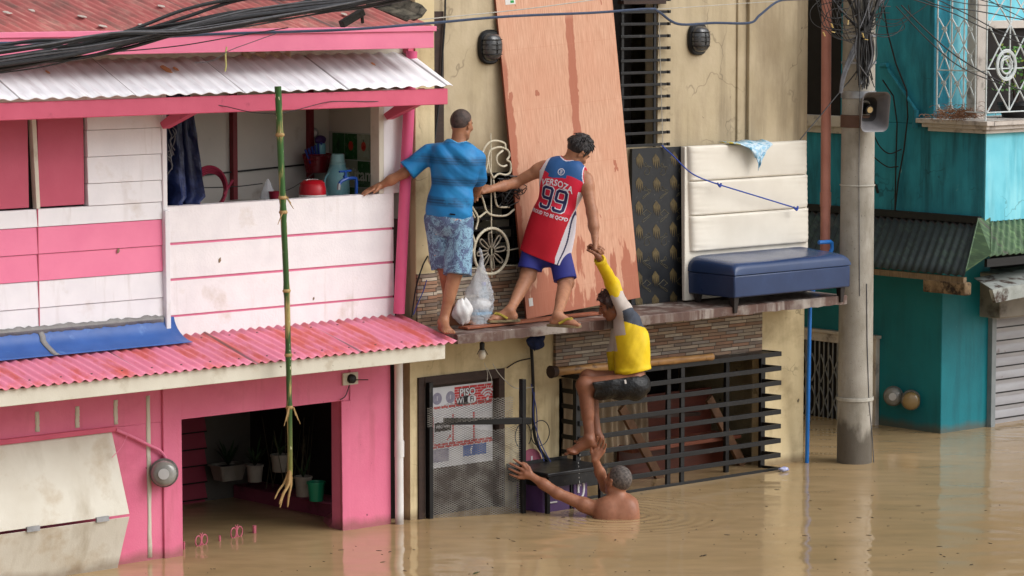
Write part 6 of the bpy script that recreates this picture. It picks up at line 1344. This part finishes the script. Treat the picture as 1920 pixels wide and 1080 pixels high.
locks(P_, A, 1, 230, mn, hairmat('black_hair_locks', (24, 21, 22), (60, 54, 54), 50, .35), .045, 3)
m_jr, m_jb, m_jw, m_jn = M('jersey_red', (214, 34, 66), (200, 26, 56), s=5, r=.6, bs=260), M('jersey_blue', (44, 92, 148), (36, 80, 134), s=6, r=.6, bs=260), M('jersey_white', (228, 224, 232), (210, 206, 218), s=9, r=.6, bs=260), M('jersey_navy', (34, 36, 84), (28, 30, 72), r=.6)
m_jr2 = M('jersey_red_low', (196, 22, 46), (184, 18, 40), s=5, r=.6, bs=260)
nh = [cone(J['neck']+up*.015, J['neck']+up*.14, .064, .07), cone(J['ls']-rt*.045+up*.03, J['ls']-rt*.2, .085, .12), cone(J['ls']-rt*.05-up*.05, J['ls']-rt*.2-up*.05, .06, .1), cone(J['rs']+rt*.045+up*.03, J['rs']+rt*.2, .085, .12), cone(J['rs']+rt*.05-up*.05, J['rs']+rt*.2-up*.05, .06, .1)]
D = J['neck']-J['pel']; hem = J['pel']-up*.125; nf = subsd(nh)
jer = torso(J, g=.014)+[ell(J['pel']+D*.16, (rt, f, up), (.172, .135, .24), .05)]+[cone(J['pel']+D*.3+rt*s_*.03, J['pel']-up*.3+rt*(s_*.07+.02), .125, .160, .05) for s_ in (-1, 1)]
def reg(c):
    q = c-J['pel']; u = q@up/np.linalg.norm(D); r = q@rt; ff = q@f; o = np.zeros(len(c), int); o[u < .40] = 4
    o[u > .845+.02*np.sin(r*22)-.04*(np.abs(r+.02) < .07)] = 1
    edge = .128+.03*np.clip(u+.2, 0, 1)
    sd_ = (r > edge) & (u < .70) & (ff > -.13); o[sd_] = 2; st = np.abs(r-(.163+.008*np.sin(u*9+1))) < .004; o[sd_ & st & (u < .5)] = 3
    o[(r < -.178+.05*np.clip(u, 0, 1))] = 2
    tr_ = nf(c[:, 0], c[:, 1], c[:, 2]); o[(tr_ < .013) & (u > .42)] = 2; o[(tr_ < .006) & (u > .42)] = 0
    return o
jo = cloth('jersey', jer, .0042, [m_jr, m_jb, m_jw, m_jn, m_jr2], mn, clips=[(hem, nrm(-up-rt*.08))], disp=folds([(nrm(rt*.7+up*.6), 30, up, 9), (nrm(rt-up*.4), 44, rt, 7)], .003), sub=nh, region=reg)
bpy.context.view_layer.update(); bvh = BVHTree.FromObject(jo, bpy.context.evaluated_depsgraph_get())
def on_back(s, size, mat, r0, u0, tilt=0, off=.003, sx=1, bold=0, spacing=1, arch=0, shape=None, name='lettering'):
    vs, fs = shape if shape else text(s, size, None, None, None, None, None, depth=0, sx=sx, bold=bold, spacing=spacing, raw=True)
    bm = bmesh.new(); bv = [bm.verts.new((v[0], v[1], 0)) for v in vs]
    for f_ in fs:
        try: bm.faces.new([bv[i] for i in f_])
        except ValueError: pass
    bmesh.ops.remove_doubles(bm, verts=bm.verts, dist=1e-5)
    for _ in range(3):
        es = [e for e in bm.edges if e.calc_length() > .014]
        if es: bmesh.ops.subdivide_edges(bm, edges=es, cuts=1, use_grid_fill=False); bmesh.ops.triangulate(bm, faces=bm.faces)
    Z0 = J['pel']+D*u0; kill = []
    for v in bm.verts:
        x, y = v.co.x, v.co.y-arch*v.co.x**2+0; a, b = x*cos(tilt)-y*sin(tilt), x*sin(tilt)+y*cos(tilt)
        o = Vector(Z0+rt*(a+r0)+up*b-f*.6); hit = bvh.ray_cast(o, Vector(f))
        if hit[0] is None: kill.append(v); continue
        v.co = hit[0]-Vector(f)*off
    bmesh.ops.delete(bm, geom=kill, context='VERTS'); me = bpy.data.meshes.new(name); bm.to_mesh(me); bm.free(); me.materials.append(mat)
    o = bpy.data.objects.new(name, me); COL.objects.link(o); o.parent = jo; o.matrix_parent_inverse = jo.matrix_world.inverted(); return o
on_back('VERSOZA', .066, m_jw, -.005, .735, sx=.86, bold=.0016, arch=1.6, spacing=1.05)
def nine(grow=0):
    g = grow; w_, h, t, c = .046+g, .085+g, .021+2*g, .018; o = [(-w_+c, h), (w_-c, h), (w_, h-c), (w_, -h+c), (w_-c, -h), (-w_+c, -h), (-w_, -h+c), (-w_, -h+.034+g), (-w_+t, -h+.034+g), (-w_+t, -h+t+.004), (-w_+t+.005, -h+t), (w_-t-.005, -h+t), (w_-t, -h+t+.005), (w_-t, -.014-g), (-w_+c, -.014-g), (-w_, -.014-g+c), (-w_, h-c)]
    vs = [(x, y, 0) for x, y in o]; b = len(vs); hw, y1, y0 = w_-t, h-t, -.014-g+t; hc_ = .006
    hole = [(-hw+hc_, y1), (hw-hc_, y1), (hw, y1-hc_), (hw, y0+hc_), (hw-hc_, y0), (-hw+hc_, y0), (-hw, y0+hc_), (-hw, y1-hc_)]
    bm = bmesh.new(); A_ = [bm.verts.new(v) for v in vs]; B_ = [bm.verts.new((x, y, 0)) for x, y in hole]
    es = [bm.edges.new((A_[i], A_[(i+1) % len(A_)])) for i in range(len(A_))]+[bm.edges.new((B_[i], B_[(i+1) % 8])) for i in range(8)]
    bmesh.ops.triangle_fill(bm, use_beauty=True, use_dissolve=False, edges=es); bm.verts.index_update()
    r = ([tuple(v.co) for v in bm.verts], [[v.index for v in f_.verts] for f_ in bm.faces]); bm.free(); return r
for r0 in (-.062, .050):
    on_back('', 0, m_jw, r0, .535, shape=nine(.0055), off=.0028, name='numeral_outline'); on_back('', 0, m_jn, r0, .535, shape=nine(), off=.0048, name='numeral')
on_back('PROUD TO BE QCPD', .036, m_jw, -.012, .335, sx=.86, bold=.0009, spacing=1.02)
ring = lambda r, w_, n=24: ([(rr*cos(2*pi*i/n), rr*sin(2*pi*i/n), 0) for i in range(n) for rr in (r, r-w_)], [[2*i, 2*((i+1) % n), 2*((i+1) % n)+1, 2*i+1] for i in range(n)])
on_back('', 0, m_jw, 0, .885, shape=ring(.026, .0045), name='emblem')
on_back('', 0, m_jw, 0, .885, shape=([(-.002, -.018, 0), (.002, -.018, 0), (.002, .018, 0), (-.002, .018, 0)]+[(s_*(.016-.010*cos(a))+q_, .016*sin(a), 0) for s_ in (-1, 1) for a in np.linspace(-1.2, 1.2, 6) for q_ in (-.0014, .0014)], [[0, 1, 2, 3]]+[[4+k*12+2*i, 4+k*12+2*i+1, 4+k*12+2*i+3, 4+k*12+2*i+2] for k in (0, 1) for i in range(5)]), name='emblem')
pl = [ell(J['pel']-up*.06, (rt, f, up), (.150, .11, .14), .03), LEGC(J['lhip'], J['lk'], .80, .086, .098), LEGC(J['rhip']-Rv*.01, J['rk'], .92, .084, .090)]
sdf_mesh('shorts', pl, .0048, M('royal_blue_shorts', (48, 54, 142), (40, 44, 122), s=6, r=.6, bs=200), mn, clips=[(J['pel']+up*.04, up)], disp=folds([(rt, 50, UPz, 6)], .003))
def sandal(a, d, par, m_strap):
    d = Vector(d).normalized(); s_ = d.cross(EZ); o = Vector(a); o.z = a[2]-.062
    pr = [(-.075, .026), (-.06, .036), (0, .036), (.06, .042), (.12, .05), (.165, .042), (.182, .02)]; poly = [o+d*x+s_*y for x, y in pr]+[o+d*x-s_*y for x, y in pr[::-1]]
    t = MB().prism([p-EZ*.018 for p in poly], (0, 0, .018)).build('sandal', M('worn_sole', (150, 132, 96), (84, 74, 56), s=14, r=.8), par, bevel=.003)
    q = MB(); q.tube(spl([o+d*.13, o+d*.10+s_*.02+EZ*.045, o+d*.03+s_*.042+EZ*.01], 4), [.010]*9, 6).tube(spl([o+d*.13, o+d*.10-s_*.02+EZ*.045, o+d*.03-s_*.042+EZ*.01], 4), [.010]*9, 6); q.build('strap', m_strap, t)
m_strap = M('yellow_strap', (176, 156, 50), (120, 106, 40), s=30, r=.5)
sandal(J['la'], ltoe, mn, m_strap); sandal(J['ra'], rtoe, mn, m_strap)

# ---------------- boy in yellow being hauled up
t3 = dep(P(1185, 712, Y=-.80)); fdv = -Rv; W_ = Fh*.115
J = dict(pel=Q(1189, 716, t3), neck=Q(1171, 588, t3-.0), head=Q(1146, 572, t3-.0), ls=Q(1172, 584, t3-.10), rs=Q(1163, 592, t3+.12), le=Q(1147, 531, t3-.05), lw=Q(1122, 482, dep(GR)-.02), re=Q(1150, 660, t3+.18), rw=Q(1150, 694, t3+.20),
         lhip=Q(1188, 722, t3-.07), rhip=Q(1184, 716, t3+.08), lk=Q(1096, 722, t3-.09), rk=Q(1102, 708, t3+.08), la=Q(1106, 822, t3-.10), ra=Q(1119, 812, t3+.06))
by = thing('person', 'boy in a yellow and grey shirt and black shorts hanging by one arm', 'person', tuple(J['pel']))
up = nrm(J['neck']-J['pel']); f = nrm(fdv-up*(fdv@up)); rt = np.cross(f, up)
J2 = dict(J); J2['ls'] = J['ls']; fd = nrm(-Rv*.92-UPz*.36+Fh*.05); hu = nrm(UPz*.9-Rv*.35); hp, P_, A = headp(J['head'], fd, hu, .93)
body = torso(J, w=.84, g=0)+arm(J['ls'], J['le'], J['lw'], m=.86)+arm(J['rs'], J['re'], J['rw'], m=.85)+leg(J['lhip'], J['lk'], J['la'], m=1.12, back=Rv)+leg(J['rhip'], J['rk'], J['ra'], m=1.05, back=Rv)
body += [cone(J['neck']-up*.02+fdv*.0, J['head']-hu*.04-fd*.02, .046, .044, .03)]+hp
J_FLIP[0] = False; ftd = nrm(Q(1070, 843, t3-.08)-Q(1104, 831, t3-.10)); ftd2 = nrm(-Rv*.95-UPz*.12)
body += foot(J['la'], nrm(ftd), 1.05, up=nrm(UPz+Rv*.22))+foot(J['ra'], ftd2, .92, up=UPz, toe=.2)
body += hand(J['lw'], nrm(Q(1113, 455, dep(GR))-J['lw']), nrm(-Rv*.8+Fh*.5), -Rv-Fh, curl=1.1, m=.92, thumb=.8)+hand(J['rw'], -UPz, -Rv, Fh, curl=.5, m=.85)
sdf_mesh('body', body, .0044, sk_c, by); eyes(P_, A, .93, by)
hr = [ell(P_(0, -.016, .034), A, np.array((.086, .106, .098))*.95, .02), cone(P_(-.05, .062, .06), P_(.05, .062, .06), .026, .026, .03), cone(P_(0, -.06, -.02), P_(0, -.03, -.07), .05, .035, .03), cone(P_(-.06, .0, -.01), P_(-.062, .01, .04), .02, .03, .02), cone(P_(.06, .0, -.01), P_(.062, .01, .04), .02, .03, .02)]
nn = nrm(-fd*.66+hu*.5); sdf_mesh('hair', hr, .004, hairmat('dark_brown_hair', (44, 28, 26), (64, 40, 34), 50, .45), by, clips=[(P_(0, .022, .0), -nn), (P_(0, -.03, -.10), -hu)], disp=folds([(A[1], 120, A[2], 20)], .003))
locks(P_, A, .93, 260, by, hairmat('brown_hair_locks', (44, 28, 26), (70, 46, 40), 50, .4), .06, 5)
m_y, m_w2, m_g2 = M('shirt_yellow', (226, 194, 24), (208, 174, 18), s=6, r=.6, bs=240, dirt=(176, 140, 14), ds=6, dt=(.5, .8), damt=.5), M('shirt_offwhite', (196, 184, 176), (178, 166, 158), s=8, r=.7, bs=240), M('shirt_slate', (66, 72, 84), (54, 60, 72), s=8, r=.7, bs=240)
D = J['neck']-J['pel']; nh = [cone(J['neck']+up*.02+f*.01, J['head']-hu*.02, .05, .055)]
sh = torso(J, w=.80, g=.016, k=.05)+[ell(J['pel']+D*.36-f*.01, (rt, f, up), (.140, .132, .27), .04), ell(J['pel']+D*.55-f*.05, (rt, f, up), (.125, .105, .18), .04), ell(J['pel']+D*.17, (rt, f, up), (.14, .135, .035), .02)]
sv = lambda s, e, t, r0, r1: cone(s, s+(e-s)*(t+.25), r0, r1, .03, clip=(s+(e-s)*t, nrm(e-s)))
sh += [cone(J['ls'], J['le'], .058, .050, .035), sv(J['le'], J['lw'], .90, .050, .036), cone(J['rs'], J['re'], .052, .046, .03), cone(J['re'], J['rw'], .046, .036, .03)]
lwv = nrm(J['lw']-J['le'])
cuffc = J['le']+(J['lw']-J['le'])*.86
def reg3(c):
    q = c-J['pel']; u = q@up/np.linalg.norm(D); ff = q@f; o = np.zeros(len(c), int); aa = c-J['ls']; al = nrm(J['le']-J['ls']); t = aa@al; Lr = np.linalg.norm(J['le']-J['ls'])
    rad = np.linalg.norm(aa-np.outer(t, al), axis=1); armz = (t > .0) & (rad < .085) & (u > .86)
    o[((ff > .018) & (u > .70)) | ((ff > .095) & (u > .48))] = 1
    o[(u > .88+ff*.9) & (ff <= .018)] = 2; o[armz & (o == 2)] = 1
    o[armz & (t > Lr*.62)] = 0
    la = c-J['le']; o[(la@lwv > .0) & (u > .9)] = 0
    return o
dirs = [(nrm(up*.5+f*.8), 52, rt, 7), (nrm(f*.9-up*.35), 36, up, 10)]
cloth('shirt', sh, .0044, [m_y, m_w2, m_g2], by, clips=[(J['pel']+D*.13, nrm(-up-f*.08))], disp=folds(dirs, .004), sub=nh, region=reg3)
MB().grid([[Vector(cuffc+lwv*z+(nrm(np.cross(lwv, Fh))*cos(a)+nrm(np.cross(lwv, np.cross(lwv, Fh)))*sin(a))*r) for a in np.linspace(0, 2*pi, 21)[:-1]] for z, r in ((-.02, .036), (-.015, .046), (-.005, .045), (.0, .040), (.006, .046), (.016, .045), (.022, .034))], True).build('cuff', m_y, by, smooth=80)
pl = [ell(J['pel']-up*.03, (rt, f, up), (.140, .125, .105), .05), LEGC(J['lhip']-UPz*.01, J['lk'], .82, .104, .106, .04), LEGC(J['rhip'], J['rk'], .84, .096, .094, .02)]
sdf_mesh('shorts', pl, .0044, M('wet_black_shorts', (18, 19, 22), (12, 12, 14), s=9, r=.42, bump=.7, bs=34, bd=.012), by, clips=[(J['pel']+up*.045, up)], disp=folds([(nrm(f+up*.5), 46, rt, 9), (nrm(up*.9-f*.3), 62, f, 12)], .0075))
tg = P(1172, 714, Y=0); tq = Q(1172, 712, t3-.19); MB().bar(tq, tq+UPz*-.03+Rv*.006, .014, .004, -Fh).build('label_patch', m_pvcw, by)
bpy.context.view_layer.update()

# ---------------- man in the water
t4 = dep(P(1150, 955, Z=.06)); HE = J['la']-UPz*.05+Rv*.03
J = dict(pel=Q(1152, 1075, t4+.05), neck=Q(1158, 935, t4-.0), head=Q(1158, 903, t4+.02), ls=Q(1108, 952, t4+.02), rs=Q(1182, 945, t4+.02), le=Q(1045, 925, t4+.04), lw=Q(997, 893, t4+.08), re=Q(1135, 913, t4+.20), rw=np.array(Q(1116, 862, dep(HE)-.02)),
         lhip=Q(1135, 1085, t4+.05), rhip=Q(1170, 1085, t4+.05), lk=Q(1135, 1150, t4+.05), rk=Q(1170, 1150, t4+.05))
wm = thing('person', 'bare shouldered man chest deep in the flood, holding the boy foot and the gate', 'person', tuple(J['neck']-np.array([0, 0, .3])))
rt, f, up = frame(J); fd = nrm(Fh*.72-Rv*.62+UPz*.22); hu = nrm(UPz-fd*.25+Rv*.18); hp, P_, A = headp(J['head'], fd, hu, 1.03)
body = torso(J, w=1.06)+arm(J['ls'], J['le'], J['lw'], m=1.12)+arm(J['rs'], J['re'], J['rw'], m=1.1)+[cone(J['neck']-up*.03, J['head']-hu*.04-fd*.02, .062, .054, .035)]+hp
body += hand(J['lw'], nrm(Q(968, 880, t4+.08)-J['lw']), Fh, UPz*1., curl=.10, spread=1.7, m=1.08, thumb=.1)
body += hand(J['rw'], nrm(Q(1126, 838, dep(HE)-.02)-J['rw']), nrm(Rv*.35-UPz*.1+Fh*.9)*-1, Rv*-1, curl=.28, spread=1.3, m=1.05, thumb=.4)
sdf_mesh('body', body, .0046, sk_d, wm, clips=[(np.array([0, 0, -.35]), np.array([0, 0, -1.]))]); eyes(P_, A, 1, wm)
nn = nrm(-fd*.66+hu*.5); sdf_mesh('hair', [ell(P_(0, -.014, .031), A, (.082, .102, .096), .01)], .004, hairmat('grey_cropped_hair', (112, 102, 96), (46, 40, 38), 55), wm, clips=[(P_(0, .01, .016), -nn), (P_(0, -.03, -.055), -hu)])
dp = MB()
for k in range(9): o = Q(1086+random.uniform(-2, 3), 852+k*7, t3-.10); dp.tube([o, o-UPz*random.uniform(.004, .02)], .0022, 5)
tag(dp.build('dripping_water', M('water_drop', (200, 200, 196), r=.1, bump=0)), 'drops of water falling from the bare foot of the boy', 'drips', kind='stuff')
